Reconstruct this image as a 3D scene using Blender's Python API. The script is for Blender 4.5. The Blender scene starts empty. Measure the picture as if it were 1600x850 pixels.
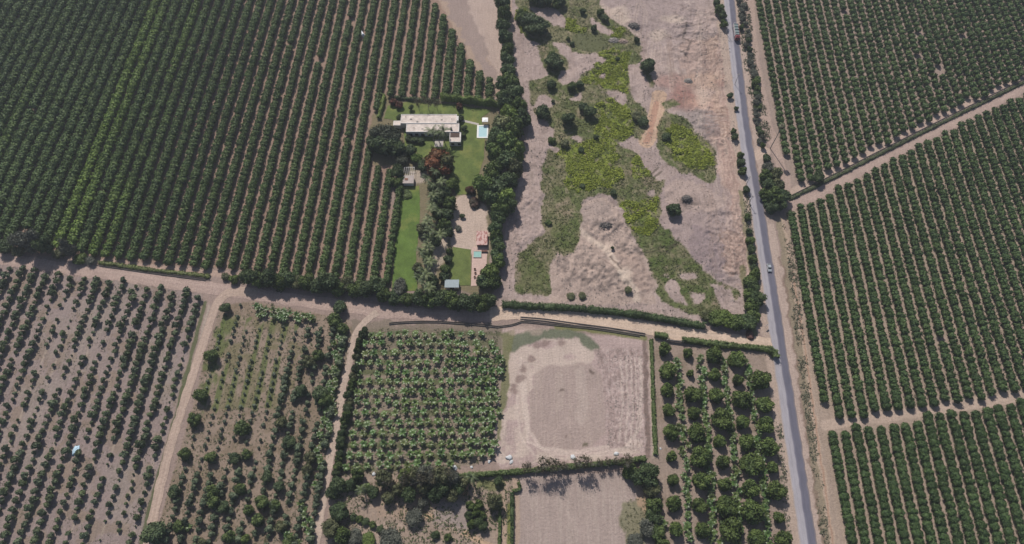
import bpy, bmesh, math, random
import numpy as np
from mathutils import Vector, Matrix

# ------------------------------------------------------------------ camera, sky, sun
scene = bpy.context.scene
COL = scene.collection
H, PITCH, F = 280.0, math.radians(62.2), 1067.0
SP, CP = math.sin(PITCH), math.cos(PITCH)
cam = bpy.data.cameras.new('camera'); cam.sensor_width = 36; cam.lens = F / 1600 * 36
cam.clip_start = 1; cam.clip_end = 6000
cam_ob = bpy.data.objects.new('camera', cam); COL.objects.link(cam_ob)
cam_ob.location = (0, 0, H); cam_ob.rotation_euler = (math.pi / 2 - PITCH, 0, 0)
scene.camera = cam_ob
SUN_EL, SUN_AZ = math.radians(46), math.radians(-20)       # azimuth from +Y towards +X
w = bpy.data.worlds.new('World'); scene.world = w; w.use_nodes = True
nt = w.node_tree; sky = nt.nodes.new('ShaderNodeTexSky'); sky.sky_type = 'NISHITA'; sky.sun_disc = False
sky.sun_elevation = SUN_EL; sky.sun_rotation = SUN_AZ; sky.dust_density = 1.2; sky.air_density = 1.0
bg = nt.nodes['Background']; bg.inputs[1].default_value = 0.075
nt.links.new(sky.outputs[0], bg.inputs[0])
sl = bpy.data.lights.new('sun', 'SUN'); sl.energy = 4.4; sl.angle = math.radians(0.55); sl.color = (1, .95, .885)
so = bpy.data.objects.new('sun', sl); COL.objects.link(so); so.location = (-60, 200, 200)
sd = Vector((math.sin(SUN_AZ) * math.cos(SUN_EL), math.cos(SUN_AZ) * math.cos(SUN_EL), math.sin(SUN_EL)))
so.rotation_euler = (-sd).to_track_quat('-Z', 'Y').to_euler()
scene.view_settings.view_transform = 'Standard'; scene.view_settings.look = 'None'
scene.view_settings.exposure = 0.2; scene.view_settings.gamma = 1
scene.cycles.max_bounces = 5; scene.cycles.diffuse_bounces = 3; scene.cycles.transmission_bounces = 3
scene.cycles.volume_bounces = 0
HAZE_DENSITY = 0.00015

# ------------------------------------------------------------------ ground plan: photo pixels to metres
def P(px, py, z=0.0):
    u, v = (px - 800) / F, (py - 425) / F
    D = (H - z) / (SP + v * CP)
    return (u * D, D * (CP - v * SP))
def PP(pts, z=0.0): return [P(a, b, z) for a, b in pts]
def proj(x, y, z=0.0):
    d = (H - z) * SP + y * CP
    return 800 + F * x / d, 425 + F * ((H - z) * CP - y * SP) / d

# ------------------------------------------------------------------ noise
_R = np.random.default_rng(7).random((8, 256, 256)).astype(np.float32)
def vn(x, y, s=0):
    t = _R[s % 8]; x = np.asarray(x) + 37.3 * s; y = np.asarray(y) + 11.7 * s
    xi = np.floor(x).astype(np.int64); yi = np.floor(y).astype(np.int64)
    fx = x - xi; fy = y - yi; fx = fx * fx * (3 - 2 * fx); fy = fy * fy * (3 - 2 * fy)
    a = t[xi & 255, yi & 255]; b = t[(xi + 1) & 255, yi & 255]; c = t[xi & 255, (yi + 1) & 255]; d = t[(xi + 1) & 255, (yi + 1) & 255]
    return (a * (1 - fx) + b * fx) * (1 - fy) + (c * (1 - fx) + d * fx) * fy
def fbm(x, y, sc, o=4, s=0):
    r = 0; a = .5; tot = 0
    for i in range(o):
        r = r + a * vn(x / sc, y / sc, s + i); tot += a; a *= .55; sc *= .5
    return r / tot
def sstep(a, b, x): t = np.clip((x - a) / (b - a), 0, 1); return t * t * (3 - 2 * t)
def inpoly(X, Y, pts):
    r = np.zeros(X.shape, bool); n = len(pts)
    for i in range(n):
        x1, y1 = pts[i]; x2, y2 = pts[(i + 1) % n]
        if y1 == y2: continue
        c = ((Y < y1) != (Y < y2)) & (X < (x2 - x1) * (Y - y1) / (y2 - y1) + x1)
        r ^= c
    return r
def in1(x, y, pts): return bool(inpoly(np.array([x]), np.array([y]), pts)[0])
def lin(c): return np.where(c <= .04045, c / 12.92, ((c + .055) / 1.055) ** 2.4)
K = 0.86; ROWD = .04
def S(r, g, b, k=1.0): return lin(np.array([r, g, b]) / 255.0) * K * k

# ------------------------------------------------------------------ mesh helpers
def mk_mesh(name, V, tris=None, quads=None, col=None, mats=(), smooth=False, mi=None):
    me = bpy.data.meshes.new(name)
    V = np.asarray(V, np.float32).reshape(-1, 3); me.vertices.add(len(V)); me.vertices.foreach_set('co', V.ravel())
    nt_ = 0 if tris is None else len(tris); nq = 0 if quads is None else len(quads)
    L = []
    if nt_: L.append(np.asarray(tris, np.int32).ravel())
    if nq: L.append(np.asarray(quads, np.int32).ravel())
    L = np.concatenate(L); me.loops.add(len(L)); me.loops.foreach_set('vertex_index', L)
    me.polygons.add(nt_ + nq)
    st = np.concatenate([np.arange(nt_) * 3, nt_ * 3 + np.arange(nq) * 4]).astype(np.int32)
    me.polygons.foreach_set('loop_start', st)
    me.polygons.foreach_set('loop_total', np.concatenate([np.full(nt_, 3), np.full(nq, 4)]).astype(np.int32))
    if smooth: me.polygons.foreach_set('use_smooth', np.ones(nt_ + nq, bool))
    for m in mats: me.materials.append(m)
    if mi is not None: me.polygons.foreach_set('material_index', np.asarray(mi, np.int32))
    if col is not None:
        a = me.color_attributes.new('Col', 'FLOAT_COLOR', 'POINT')
        c = np.ones((len(V), 4), np.float32); c[:, :3] = col; a.data.foreach_set('color', c.ravel())
    me.update(calc_edges=True)
    return me
def tag(o, label=None, cat=None, group=None, kind=None):
    if label and len(label.split()) > 16: print('LONG', label)
    if label: o['label'] = label
    if cat: o['category'] = cat
    if group: o['group'] = group
    if kind: o['kind'] = kind
    return o
def link(name, me, parent=None, loc=None):
    o = bpy.data.objects.new(name, me); COL.objects.link(o)
    if parent: o.parent = parent
    if loc is not None: o.location = loc
    return o
def thing(name, label, cat, loc=(0, 0, 0), rz=0, group=None):
    o = bpy.data.objects.new(name, None); COL.objects.link(o); o.location = loc; o.rotation_euler = (0, 0, rz)
    o.empty_display_size = .5
    return tag(o, label, cat, group)

class MB:                                    # small bmesh collector for built things
    def __init__(s): s.b = bmesh.new()
    def box(s, x0, y0, z0, x1, y1, z1, bev=0):
        vs = [s.b.verts.new(p) for p in ((x0, y0, z0), (x1, y0, z0), (x1, y1, z0), (x0, y1, z0), (x0, y0, z1), (x1, y0, z1), (x1, y1, z1), (x0, y1, z1))]
        fs = [s.b.faces.new([vs[i] for i in f]) for f in ((3, 2, 1, 0), (4, 5, 6, 7), (0, 1, 5, 4), (1, 2, 6, 5), (2, 3, 7, 6), (3, 0, 4, 7))]
        if bev:
            es = list({e for f in fs for e in f.edges}); bmesh.ops.bevel(s.b, geom=es, offset=bev, segments=2, affect='EDGES')
        return s
    def prism(s, pts, z0, z1):
        lo = [s.b.verts.new((x, y, z0)) for x, y in pts]; hi = [s.b.verts.new((x, y, z1)) for x, y in pts]
        s.b.faces.new(hi); s.b.faces.new(lo[::-1])
        for i in range(len(pts)): j = (i + 1) % len(pts); s.b.faces.new((lo[i], lo[j], hi[j], hi[i]))
        return s
    def tube(s, a, b, r0, r1, n=8):
        a, b = Vector(a), Vector(b); d = (b - a).normalized(); t = d.orthogonal().normalized(); u = d.cross(t)
        A = [s.b.verts.new(a + (t * math.cos(k * 2 * math.pi / n) + u * math.sin(k * 2 * math.pi / n)) * r0) for k in range(n)]
        B = [s.b.verts.new(b + (t * math.cos(k * 2 * math.pi / n) + u * math.sin(k * 2 * math.pi / n)) * r1) for k in range(n)]
        for k in range(n): j = (k + 1) % n; s.b.faces.new((A[k], A[j], B[j], B[k]))
        s.b.faces.new(A[::-1]); s.b.faces.new(B); return s
    def sweep(s, prof, x0, x1):              # profile in y,z swept along x
        A = [s.b.verts.new((x0, y, z)) for y, z in prof]; B = [s.b.verts.new((x1, y, z)) for y, z in prof]
        s.b.faces.new(A); s.b.faces.new(B[::-1])
        for i in range(len(prof)): j = (i + 1) % len(prof); s.b.faces.new((A[j], A[i], B[i], B[j]))
        return s
    def build(s, name, mat, parent=None, loc=None, smooth=False):
        bmesh.ops.recalc_face_normals(s.b, faces=s.b.faces)
        me = bpy.data.meshes.new(name); s.b.to_mesh(me); s.b.free(); me.materials.append(mat)
        if smooth: me.polygons.foreach_set('use_smooth', [True] * len(me.polygons))
        return link(name, me, parent, loc)

# ------------------------------------------------------------------ materials
def newmat(name):
    m = bpy.data.materials.new(name); m.use_nodes = True; t = m.node_tree; b = t.nodes['Principled BSDF']
    b.inputs['Specular IOR Level'].default_value = .25; b.inputs['Roughness'].default_value = .9
    return m, t, b
def N(t, ty, **kw):
    n = t.nodes.new(ty)
    for k, v in kw.items(): setattr(n, k, v)
    return n
def mixmul(t, a, b_, fac=1.0):
    n = N(t, 'ShaderNodeMix', data_type='RGBA', blend_type='MULTIPLY'); n.inputs[0].default_value = fac
    t.links.new(a, n.inputs[6]); t.links.new(b_, n.inputs[7]); return n.outputs[2]
def ramp(t, src, p0, p1, c0, c1):
    n = N(t, 'ShaderNodeValToRGB'); n.color_ramp.elements[0].position = p0; n.color_ramp.elements[1].position = p1
    n.color_ramp.elements[0].color = (c0, c0, c0, 1); n.color_ramp.elements[1].color = (c1, c1, c1, 1)
    t.links.new(src, n.inputs[0]); return n.outputs[0]
def noise(t, scale, detail=3, rough=.6, vec=None, mapscale=None):
    n = N(t, 'ShaderNodeTexNoise'); n.inputs['Scale'].default_value = scale; n.inputs['Detail'].default_value = detail; n.inputs['Roughness'].default_value = rough
    if vec is not None:
        if mapscale:
            mp = N(t, 'ShaderNodeMapping'); mp.inputs['Scale'].default_value = mapscale; t.links.new(vec, mp.inputs[0]); vec = mp.outputs[0]
        t.links.new(vec, n.inputs['Vector'])
    return n.outputs[0]
def plain(name, rgb, rough=.8, var=.15, scale=1.5, spec=.25, bump=0.0, metal=0.0):
    m, t, b = newmat(name); g = N(t, 'ShaderNodeNewGeometry').outputs['Position']
    c = N(t, 'ShaderNodeRGB'); c.outputs[0].default_value = (*rgb, 1)
    o = mixmul(t, c.outputs[0], ramp(t, noise(t, scale, 5, .65, g), .3, .7, 1 - var, 1 + var))
    t.links.new(o, b.inputs['Base Color']); b.inputs['Roughness'].default_value = rough; b.inputs['Specular IOR Level'].default_value = spec
    b.inputs['Metallic'].default_value = metal
    if bump:
        bp = N(t, 'ShaderNodeBump'); bp.inputs['Distance'].default_value = bump; t.links.new(noise(t, scale * 4, 4, .6, g), bp.inputs['Height']); t.links.new(bp.outputs[0], b.inputs['Normal'])
    return m
def soil_mat():
    m, t, b = newmat('soil'); g = N(t, 'ShaderNodeNewGeometry').outputs['Position']
    a = N(t, 'ShaderNodeAttribute', attribute_name='Col').outputs[0]
    o = mixmul(t, a, ramp(t, noise(t, 1.1, 6, .72, g), .28, .72, .80, 1.16))
    o = mixmul(t, o, ramp(t, noise(t, .12, 4, .6, g), .3, .7, .92, 1.06))
    o = mixmul(t, o, ramp(t, noise(t, .9, 2, .5, g, (1.6, .12, 1)), .35, .65, .94, 1.05))
    # scattered stones and clods: small dark and pale dots
    v = N(t, 'ShaderNodeTexVoronoi'); v.inputs['Scale'].default_value = .8; t.links.new(g, v.inputs['Vector'])
    o = mixmul(t, o, ramp(t, v.outputs['Distance'], .06, .16, .62, 1.0), .55)
    v2 = N(t, 'ShaderNodeTexVoronoi'); v2.inputs['Scale'].default_value = 1.9; t.links.new(g, v2.inputs['Vector'])
    o = mixmul(t, o, ramp(t, v2.outputs['Distance'], .05, .22, .7, 1.0), .5)
    t.links.new(o, b.inputs['Base Color'])
    bp = N(t, 'ShaderNodeBump'); bp.inputs['Distance'].default_value = .5; bp.inputs['Strength'].default_value = .85
    t.links.new(noise(t, .9, 7, .72, g), bp.inputs['Height']); t.links.new(bp.outputs[0], b.inputs['Normal'])
    b.inputs['Roughness'].default_value = .95; b.inputs['Specular IOR Level'].default_value = .1
    return m
def leaf_mat(name, rgb, trans=.2, var=.38, spec=.2, rough=.6):
    m, t, b = newmat(name); g = N(t, 'ShaderNodeNewGeometry').outputs['Position']
    c = N(t, 'ShaderNodeRGB'); c.outputs[0].default_value = (*rgb, 1)
    o = mixmul(t, c.outputs[0], N(t, 'ShaderNodeAttribute', attribute_name='Col').outputs[0])
    o = mixmul(t, o, N(t, 'ShaderNodeObjectInfo').outputs['Color'])
    o = mixmul(t, o, ramp(t, noise(t, 1.6, 4, .7, g), .3, .7, 1 - var, 1 + var))
    t.links.new(o, b.inputs['Base Color']); b.inputs['Roughness'].default_value = rough; b.inputs['Specular IOR Level'].default_value = spec
    tr = N(t, 'ShaderNodeBsdfTranslucent'); t.links.new(o, tr.inputs[0]); mx = N(t, 'ShaderNodeMixShader'); mx.inputs[0].default_value = trans
    t.links.new(b.outputs[0], mx.inputs[1]); t.links.new(tr.outputs[0], mx.inputs[2]); t.links.new(mx.outputs[0], t.nodes['Material Output'].inputs[0])
    return m
M_SOIL = soil_mat()
M_LEAF = leaf_mat('leaf', (1, 1, 1))
M_BARK = plain('bark', (.16, .125, .10), var=.3, scale=3)
M_GREYBARK = plain('grey_bark', (.20, .18, .165), var=.25, scale=3)

# ------------------------------------------------------------------ ground painting
NX, NY = 1300, 720
yy = np.linspace(6, 385, NY); uu = np.linspace(-1, 1, NX)
GY = np.repeat(yy[:, None], NX, 1); HWID = .752 * (H * SP + GY * CP) + 26; GX = uu[None, :] * HWID
GX = GX.astype(np.float32); GY = GY.astype(np.float32)
C = np.empty((NY, NX, 3), np.float32); C[:] = S(150, 131, 122)
Z = (fbm(GX, GY, 9, 3, 2) - .5) * .06
W1 = [(fbm(GX, GY, sc, 4, s) - .5) for sc, s in ((14, 0), (14, 5))]
W2 = [(fbm(GX, GY, sc, 4, s) - .5) for sc, s in ((4, 1), (4, 6))]
BIG = fbm(GX, GY, 22, 5, 3); MED = fbm(GX, GY, 5, 5, 4); FINE = fbm(GX, GY, 1.6, 3, 6); STREAK = fbm(GX / .9, GY / 14, 1, 3, 1)
def wrap_mask(pts, big=3, small=2.5, world=False):
    q = pts if world else PP(pts)
    xs = [a for a, _ in q]; ys = [b for _, b in q]
    j0 = max(0, np.searchsorted(yy, min(ys) - 5)); j1 = min(NY, np.searchsorted(yy, max(ys) + 5))
    m = np.zeros(GX.shape, bool)
    if j1 > j0:
        sl_ = slice(j0, j1)
        m[sl_] = inpoly(GX[sl_] + big * W1[0][sl_] * 2 + small * W2[0][sl_] * 2, GY[sl_] + big * W1[1][sl_] * 2 + small * W2[1][sl_] * 2, q)
    return m
def soft(m, n=1):
    m = m.astype(np.float32)
    for _ in range(n):
        m = (m + np.roll(m, 1, 0) + np.roll(m, -1, 0) + np.roll(m, 1, 1) + np.roll(m, -1, 1)) / 5
    return m
def paint(m, c, a=1.0):
    m = soft(m) if m.dtype == bool else m
    k = (m * a)[..., None]
    C[:] = C * (1 - k) + np.asarray(c, np.float32) * k
def poly(pts, c, a=1.0, big=3, small=2.5): m = wrap_mask(pts, big, small); paint(m, c, a); return m
def blob(px, py, rx, ry, c, a=1.0, soft_=.5):
    x, y = P(px, py); d = np.sqrt(((GX + 2 * W2[0] * 2 - x) / rx) ** 2 + ((GY + 2 * W2[1] * 2 - y) / ry) ** 2)
    paint(1 - sstep(1 - soft_, 1 + soft_ * .5, d), c, a)
def segdist(pts, world=False, jit=0.0):
    q = pts if world else PP(pts); D = np.full(GX.shape, 1e6, np.float32)
    X = GX + jit * W2[0] * 2; Y = GY + jit * W2[1] * 2
    for (x1, y1), (x2, y2) in zip(q[:-1], q[1:]):
        dx, dy = x2 - x1, y2 - y1; t = np.clip(((X - x1) * dx + (Y - y1) * dy) / (dx * dx + dy * dy + 1e-9), 0, 1)
        D = np.minimum(D, np.hypot(X - x1 - t * dx, Y - y1 - t * dy))
    return D
def stroke(pts, wdt, c, a=1.0, jit=.6, cut=0.0):
    d = segdist(pts, jit=jit); k = 1 - sstep(wdt * .5 - .25, wdt * .5 + .35, d)
    if cut: k = k * sstep(cut - .1, cut + .1, MED)
    paint(k.astype(np.float32), c, a); return d

# -- fields
FA = [(-80, -60), (655, -60), (672, -12), (683, 14), (697, 36), (710, 57), (724, 78), (738, 105), (752, 120), (766, 132), (781, 150), (781, 157), (700, 156), (604, 150), (598, 152), (583, 190), (580, 200), (583, 262), (604, 266), (634, 276), (629, 335), (619, 400), (611, 440), (590, 447), (400, 428), (330, 421), (265, 411), (197, 405), (140, 397), (97, 389), (0, 373), (-80, 362)]
FB = [(1168, -40), (1172, 10), (1183, 60), (1186, 110), (1204, 175), (1216, 220), (1246, 290), (1290, 268), (1410, 212), (1475, 179), (1537, 151), (1600, 121), (1680, 84), (1680, -40)]
FC = [(1233, 332), (1266, 320), (1350, 272), (1436, 228), (1502, 197), (1600, 149), (1680, 112), (1690, 598), (1600, 611), (1445, 636), (1372, 647), (1292, 658), (1272, 560), (1248, 430), (1238, 370)]
FD = [(1293, 676), (1393, 662), (1486, 646), (1600, 628), (1700, 612), (1740, 900), (1338, 900)]
FE = [(-90, 398), (0, 412), (110, 432), (200, 440), (318, 460), (300, 530), (272, 640), (240, 760), (215, 900), (-120, 900)]
FF = [(345, 478), (395, 470), (520, 495), (545, 500), (552, 520), (533, 600), (512, 720), (478, 900), (228, 900), (262, 770), (300, 640), (325, 540)]
FG = [(560, 520), (600, 512), (783, 518), (782, 600), (774, 715), (700, 738), (545, 745), (530, 742), (545, 620), (556, 560)]
FH = [(1022, 540), (1200, 552), (1222, 620), (1246, 900), (1040, 900), (1024, 720)]
poly([(-90, -60), (700, -60), (800, 150), (600, 160), (620, 440), (0, 395), (-90, 380)], S(150, 126, 112), 1, 0, 0)
poly([(1160, -60), (1700, -60), (1700, 100), (1240, 300), (1180, 100)], S(154, 136, 126), 1, 0, 0)
poly([(1226, 330), (1700, 100), (1740, 900), (1300, 900)], S(160, 142, 128), 1, 0, 0)
m = poly(FE, S(146, 130, 125), 1, 0, 0)
paint(sstep(.52, .66, MED) * m, S(135, 118, 98), .5); paint(sstep(.6, .75, BIG) * m, S(150, 138, 128), .5)
m = poly(FF, S(143, 126, 112), 1, 0, 0)
paint(sstep(.48, .62, MED) * m, S(118, 104, 84), .5)
rE = ((GX - ROWD * GY + 159.4 - 6.1 + 3.04) / 6.08) % 1.0
paint((wrap_mask(FE, 0, 0) * sstep(.10, .03, np.abs(rE - .5)) * sstep(.4, .55, MED)).astype(np.float32), S(172, 156, 140), .55)
paint((wrap_mask(FE, 0, 0) * sstep(.06, .02, np.abs(rE - .15)) * sstep(.3, .5, STREAK)).astype(np.float32), S(126, 112, 106), .35)
# mown green strips between the sapling rows

r5 = ((GX - ROWD * GY + 141.6) / 5.5) % 1.0
gs = wrap_mask([(352, 490), (470, 500), (455, 600), (440, 640), (320, 640), (322, 560)], 4, 4)
paint((gs * sstep(.30, .20, np.abs(r5 - .5)) * sstep(.35, .5, fbm(GX / 1, GY / 5, 4, 3, 5))).astype(np.float32), S(92, 104, 60), .85)
paint((gs * sstep(.45, .6, MED)).astype(np.float32), S(105, 108, 70), .4)
gs = wrap_mask([(340, 500), (372, 500), (345, 560), (318, 640), (310, 650), (325, 560)], 2, 3); paint(gs & (MED > .45), S(90, 102, 58), .7)
m = poly(FG, S(138, 124, 110), 1, 0, 2)
gr = ((GY + .0 * GX - 2.2) / 4.5) % 1.0
paint((m * sstep(.36, .2, np.abs(gr - .5)) * sstep(.42, .55, fbm(GX, GY, 5, 4, 2))).astype(np.float32), S(84, 92, 58), .8)
poly([(540, 500), (790, 510), (790, 545), (560, 540)], S(104, 100, 82), .5)
m = poly([(1012, 528), (1215, 545), (1222, 600), (1250, 900), (1010, 900)], S(150, 133, 121), 1, 0, 1)
paint(sstep(.55, .7, MED) * m, S(122, 108, 90), .5)
# -- top triangle of bare ground
poly([(672, -60), (800, -60), (800, 165), (768, 150), (752, 125), (690, 10)], S(168, 146, 130), 1, 0, 1)
poly([(684, -50), (735, -50), (745, 30), (762, 90), (780, 130), (762, 122), (740, 85), (700, 20)], S(150, 133, 127), .8, 2, 4)
poly([(722, -50), (778, -50), (788, 60), (790, 110), (775, 118), (758, 75), (738, 20)], S(178, 158, 147), .9, 1, 3)
# -- riverbed
RIV = [(800, -60), (1128, -60), (1140, 60), (1150, 180), (1160, 280), (1176, 420), (1186, 500), (1186, 522), (1120, 512), (1000, 490), (870, 480), (780, 476), (784, 380), (800, 320), (815, 240), (826, 200), (800, 100)]
RM = poly(RIV, S(170, 151, 144), 1, 0, 1)
paint(RM * sstep(.45, .62, BIG), S(160, 142, 136), .7)
paint(RM * sstep(.55, .7, MED), S(178, 160, 150), .35)
paint(RM * sstep(.5, .62, STREAK), S(152, 134, 126), .35)
# right-hand worked strip: redder, full of wheel tracks
poly([(1060, 60), (1132, 60), (1150, 200), (1160, 300), (1174, 440), (1150, 440), (1130, 340), (1115, 200), (1080, 160)], S(174, 149, 138), .7, 6, 4)
poly([(1112, 150), (1140, 150), (1152, 330), (1128, 330), (1118, 260)], S(178, 149, 137), .55, 3, 3)
poly([(1100, 55), (1118, 60), (1126, 140), (1138, 230), (1120, 200), (1108, 120)], S(184, 158, 138), .45, 4, 4)
poly([(940, -40), (1090, -40), (1080, 60), (1010, 90), (1000, 60), (955, 20)], S(158, 141, 137), .7, 4, 3)
poly([(945, 5), (968, 20), (985, 40), (1000, 52), (990, 55), (960, 35), (935, 10)], S(185, 166, 154), .8, 1, 2)
for a in ((968, 20, 7, 6), (1030, 55, 6, 5), (1050, 30, 8, 4), (975, 32, 5, 4)): blob(*a, S(186, 168, 154), .7)
blob(990, 40, 5, 3, S(128, 114, 112), .7)
blob(1068, 152, 9, 10, S(150, 108, 98), .8, .7); blob(1050, 128, 14, 6, S(165, 128, 118), .6); blob(1092, 160, 9, 5, S(185, 150, 134), .7)
blob(1098, 152, 5, 9, S(196, 172, 156), .7); blob(1100, 125, 14, 7, S(178, 150, 132), .6); blob(1128, 130, 5, 4, S(160, 122, 112), .6)
blob(1085, 185, 16, 6, S(150, 138, 134), .7); blob(1105, 200, 8, 6, S(142, 130, 128), .6); blob(1125, 100, 12, 9, S(166, 142, 132), .5)
for k in range(60):
    rk = random.Random(k * 7 + 1); px = rk.choice([rk.uniform(1060, 1130), rk.uniform(870, 1000), rk.uniform(1040, 1150)]); py = rk.uniform(0, 130) if px > 1000 and k % 2 else rk.uniform(300, 470); a = rk.uniform(0, 3.1); l = rk.uniform(6, 16)
    stroke([(px, py), (px + l * math.cos(a), py + l * math.sin(a) * .7), (px + l * 1.6 * math.cos(a + .5), py + l * 1.1 * math.sin(a + .5))], rk.uniform(.5, 1.1), S(118, 102, 95) if k % 3 else S(196, 178, 166), .45, 1.5)
stroke([(1030, 150), (1026, 175), (1018, 205), (1010, 222)], 8, S(190, 160, 136), .9); stroke([(1026, 160), (1016, 206), (1010, 222)], 3, S(170, 130, 112), .7)
poly([(1092, 250), (1120, 270), (1140, 300), (1150, 400), (1160, 440), (1120, 440), (1080, 400), (1035, 360), (1032, 310), (1042, 280)], S(160, 142, 137), 1, 2, 3)
poly([(1070, 345), (1110, 350), (1128, 380), (1130, 440), (1105, 420), (1085, 395), (1068, 380)], S(140, 124, 124), .75, 4, 5)
poly([(1040, 290), (1060, 280), (1100, 290), (1130, 310), (1120, 335), (1060, 330), (1040, 320)], S(172, 152, 142), .7, 3, 3)
blob(1072, 313, 3, 2.2, S(80, 72, 68), .9); blob(1078, 318, 6, 1.2, S(110, 98, 92), .7)
poly([(1130, 360), (1158, 360), (1162, 420), (1142, 430), (1128, 400)], S(176, 150, 137), .7, 3, 4)
poly([(870, 370), (900, 380), (905, 345), (905, 320), (935, 305), (960, 320), (975, 345), (985, 370), (1010, 400), (1022, 440), (1022, 475), (940, 480), (860, 470), (858, 430)], S(172, 152, 141), 1, 1, 2)
poly([(905, 330), (930, 312), (955, 322), (965, 350), (930, 355), (905, 350)], S(160, 143, 135), .7, 1, 2)
stroke([(900, 355), (925, 375), (950, 392), (962, 412), (972, 432), (990, 450), (996, 468)], 3.2, S(196, 177, 162), .85)
poly([(960, 395), (1000, 395), (1018, 440), (1018, 465), (990, 450)], S(160, 139, 128), .7, 2, 3)
blob(976, 430, 4, 5, S(202, 184, 168), .8); blob(950, 385, 3.5, 3, S(200, 180, 164), .6)
rough = wrap_mask([(870, 395), (900, 400), (935, 410), (985, 440), (960, 465), (900, 440), (870, 430)], 3, 3) | wrap_mask([(925, 340), (970, 345), (985, 362), (940, 362)], 2, 2) | wrap_mask([(950, 375), (1000, 385), (1005, 400), (970, 400)], 2, 2)
paint(rough & (FINE > .52), S(118, 106, 100), .6)
paint((RM & (FINE > .66)), S(120, 106, 98), .45)

for k in range(46):
    rk = random.Random(k * 13 + 5); s_ = k % 2; x0 = rk.uniform(1090, 1150) if s_ else rk.uniform(945, 1095); y0 = rk.uniform(10, 400) if s_ else rk.uniform(0, 90); L_ = rk.uniform(30, 90); c_ = rk.uniform(-12, 12)
    for o_ in (0, 4.2): stroke([(x0 + o_, y0), (x0 + o_ + c_ * .6, y0 + L_ * .5), (x0 + o_ + c_ * .2 + L_ * .08, y0 + L_)], .55, S(142, 122, 112) if k % 3 else S(192, 172, 158), .4, .5)
# -- green ground in the riverbed
VEG_PX = [(800, -40), (935, -40), (936, 4), (945, 20), (962, 38), (985, 52), (1000, 60), (1003, 75), (1002, 90), (998, 98), (980, 102), (985, 125), (988, 150), (1000, 165), (1012, 180), (1012, 195), (1002, 215), (1006, 232), (1012, 245), (1030, 265), (1040, 280), (1033, 300), (1030, 310), (1035, 325), (1034, 345), (1045, 365), (1060, 378), (1077, 395), (1092, 412), (1108, 432), (1130, 440), (1152, 452), (1150, 470), (1142, 482), (1160, 505), (1100, 497), (1050, 482), (1030, 470), (1024, 445), (1012, 405), (1000, 380), (985, 365), (975, 335), (963, 312), (950, 305), (935, 300), (912, 310), (908, 330), (908, 350), (906, 375), (895, 395), (880, 396), (868, 392), (860, 412), (857, 430), (862, 447), (855, 462), (805, 457), (802, 430), (806, 408), (814, 393), (832, 378), (848, 362), (850, 340), (850, 305), (842, 292), (848, 270), (852, 240), (862, 224), (868, 205), (850, 184), (836, 178), (832, 168), (828, 158), (830, 140), (826, 130), (838, 122), (862, 118), (848, 105), (840, 88), (845, 66), (820, 60), (806, 30)]
ISL = [[(825, 8), (848, 12), (866, 14), (880, 24), (889, 32), (886, 44), (862, 37), (838, 24)],
 [(858, 64), (885, 67), (893, 80), (918, 85), (935, 84), (948, 95), (930, 97), (925, 107), (912, 112), (903, 118), (895, 130), (868, 130), (872, 115), (885, 108), (885, 92), (872, 80)],
 [(838, 155), (850, 145), (868, 154), (865, 166), (835, 169)], [(812, 195), (835, 184), (850, 194), (864, 200), (862, 215), (848, 238), (835, 268), (812, 280)],
 [(886, 155), (912, 138), (908, 158)], [(935, 142), (975, 145), (983, 162), (965, 160)], [(928, 92), (948, 96), (940, 100)], [(933, 113), (945, 110), (946, 122), (936, 124)],
 [(919, 25), (930, 28), (945, 42), (960, 52), (945, 55), (928, 42)], [(888, 215), (900, 208), (920, 222), (905, 224)], [(855, 228), (878, 232), (870, 240)], [(965, 225), (985, 208), (1005, 222), (1015, 245), (1042, 275), (1030, 282), (1012, 262), (995, 240)],
 [(1060, 425), (1080, 420), (1095, 432), (1075, 438)], [(1035, 445), (1058, 430), (1072, 478), (1050, 470)], [(1078, 455), (1100, 458), (1092, 474), (1080, 470)], [(1005, 298), (1020, 292), (1022, 306), (1008, 308)], [(1110, 440), (1140, 452), (1155, 490), (1150, 505), (1138, 500), (1120, 470)], [(1030, 430), (1045, 422), (1048, 436)]]
V2_PX = [(1037, 175), (1046, 176), (1062, 184), (1082, 195), (1092, 210), (1106, 220), (1116, 235), (1118, 262), (1118, 290), (1100, 285), (1080, 274), (1068, 272), (1050, 262), (1040, 250), (1030, 236), (1027, 215), (1032, 192)]
V3_PX = [(1034, 162), (1050, 155), (1066, 166), (1040, 172)]
veg = wrap_mask(VEG_PX, 1.5, 2.2)
for i_ in ISL: veg &= ~wrap_mask(i_, 1.5, 2)
veg |= wrap_mask(V2_PX, 2, 2.2) | wrap_mask(V3_PX, 2, 2)
veg |= wrap_mask([(1005, 110), (1012, 105), (1024, 135), (1018, 138)], 1, 1) 
vt = fbm(GX, GY, 7, 4, 5)
vs_ = soft(veg, 9); vs_ = sstep(.25, .75, vs_ + (FINE - .5) * .7).astype(np.float32)
paint(vs_, S(116, 113, 82), .92)
paint((veg * sstep(.42, .6, vt)).astype(np.float32), S(92, 102, 60), .8)
paint((veg * sstep(.6, .72, fbm(GX, GY, 10, 4, 1))).astype(np.float32), S(138, 122, 104), .65)
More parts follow.
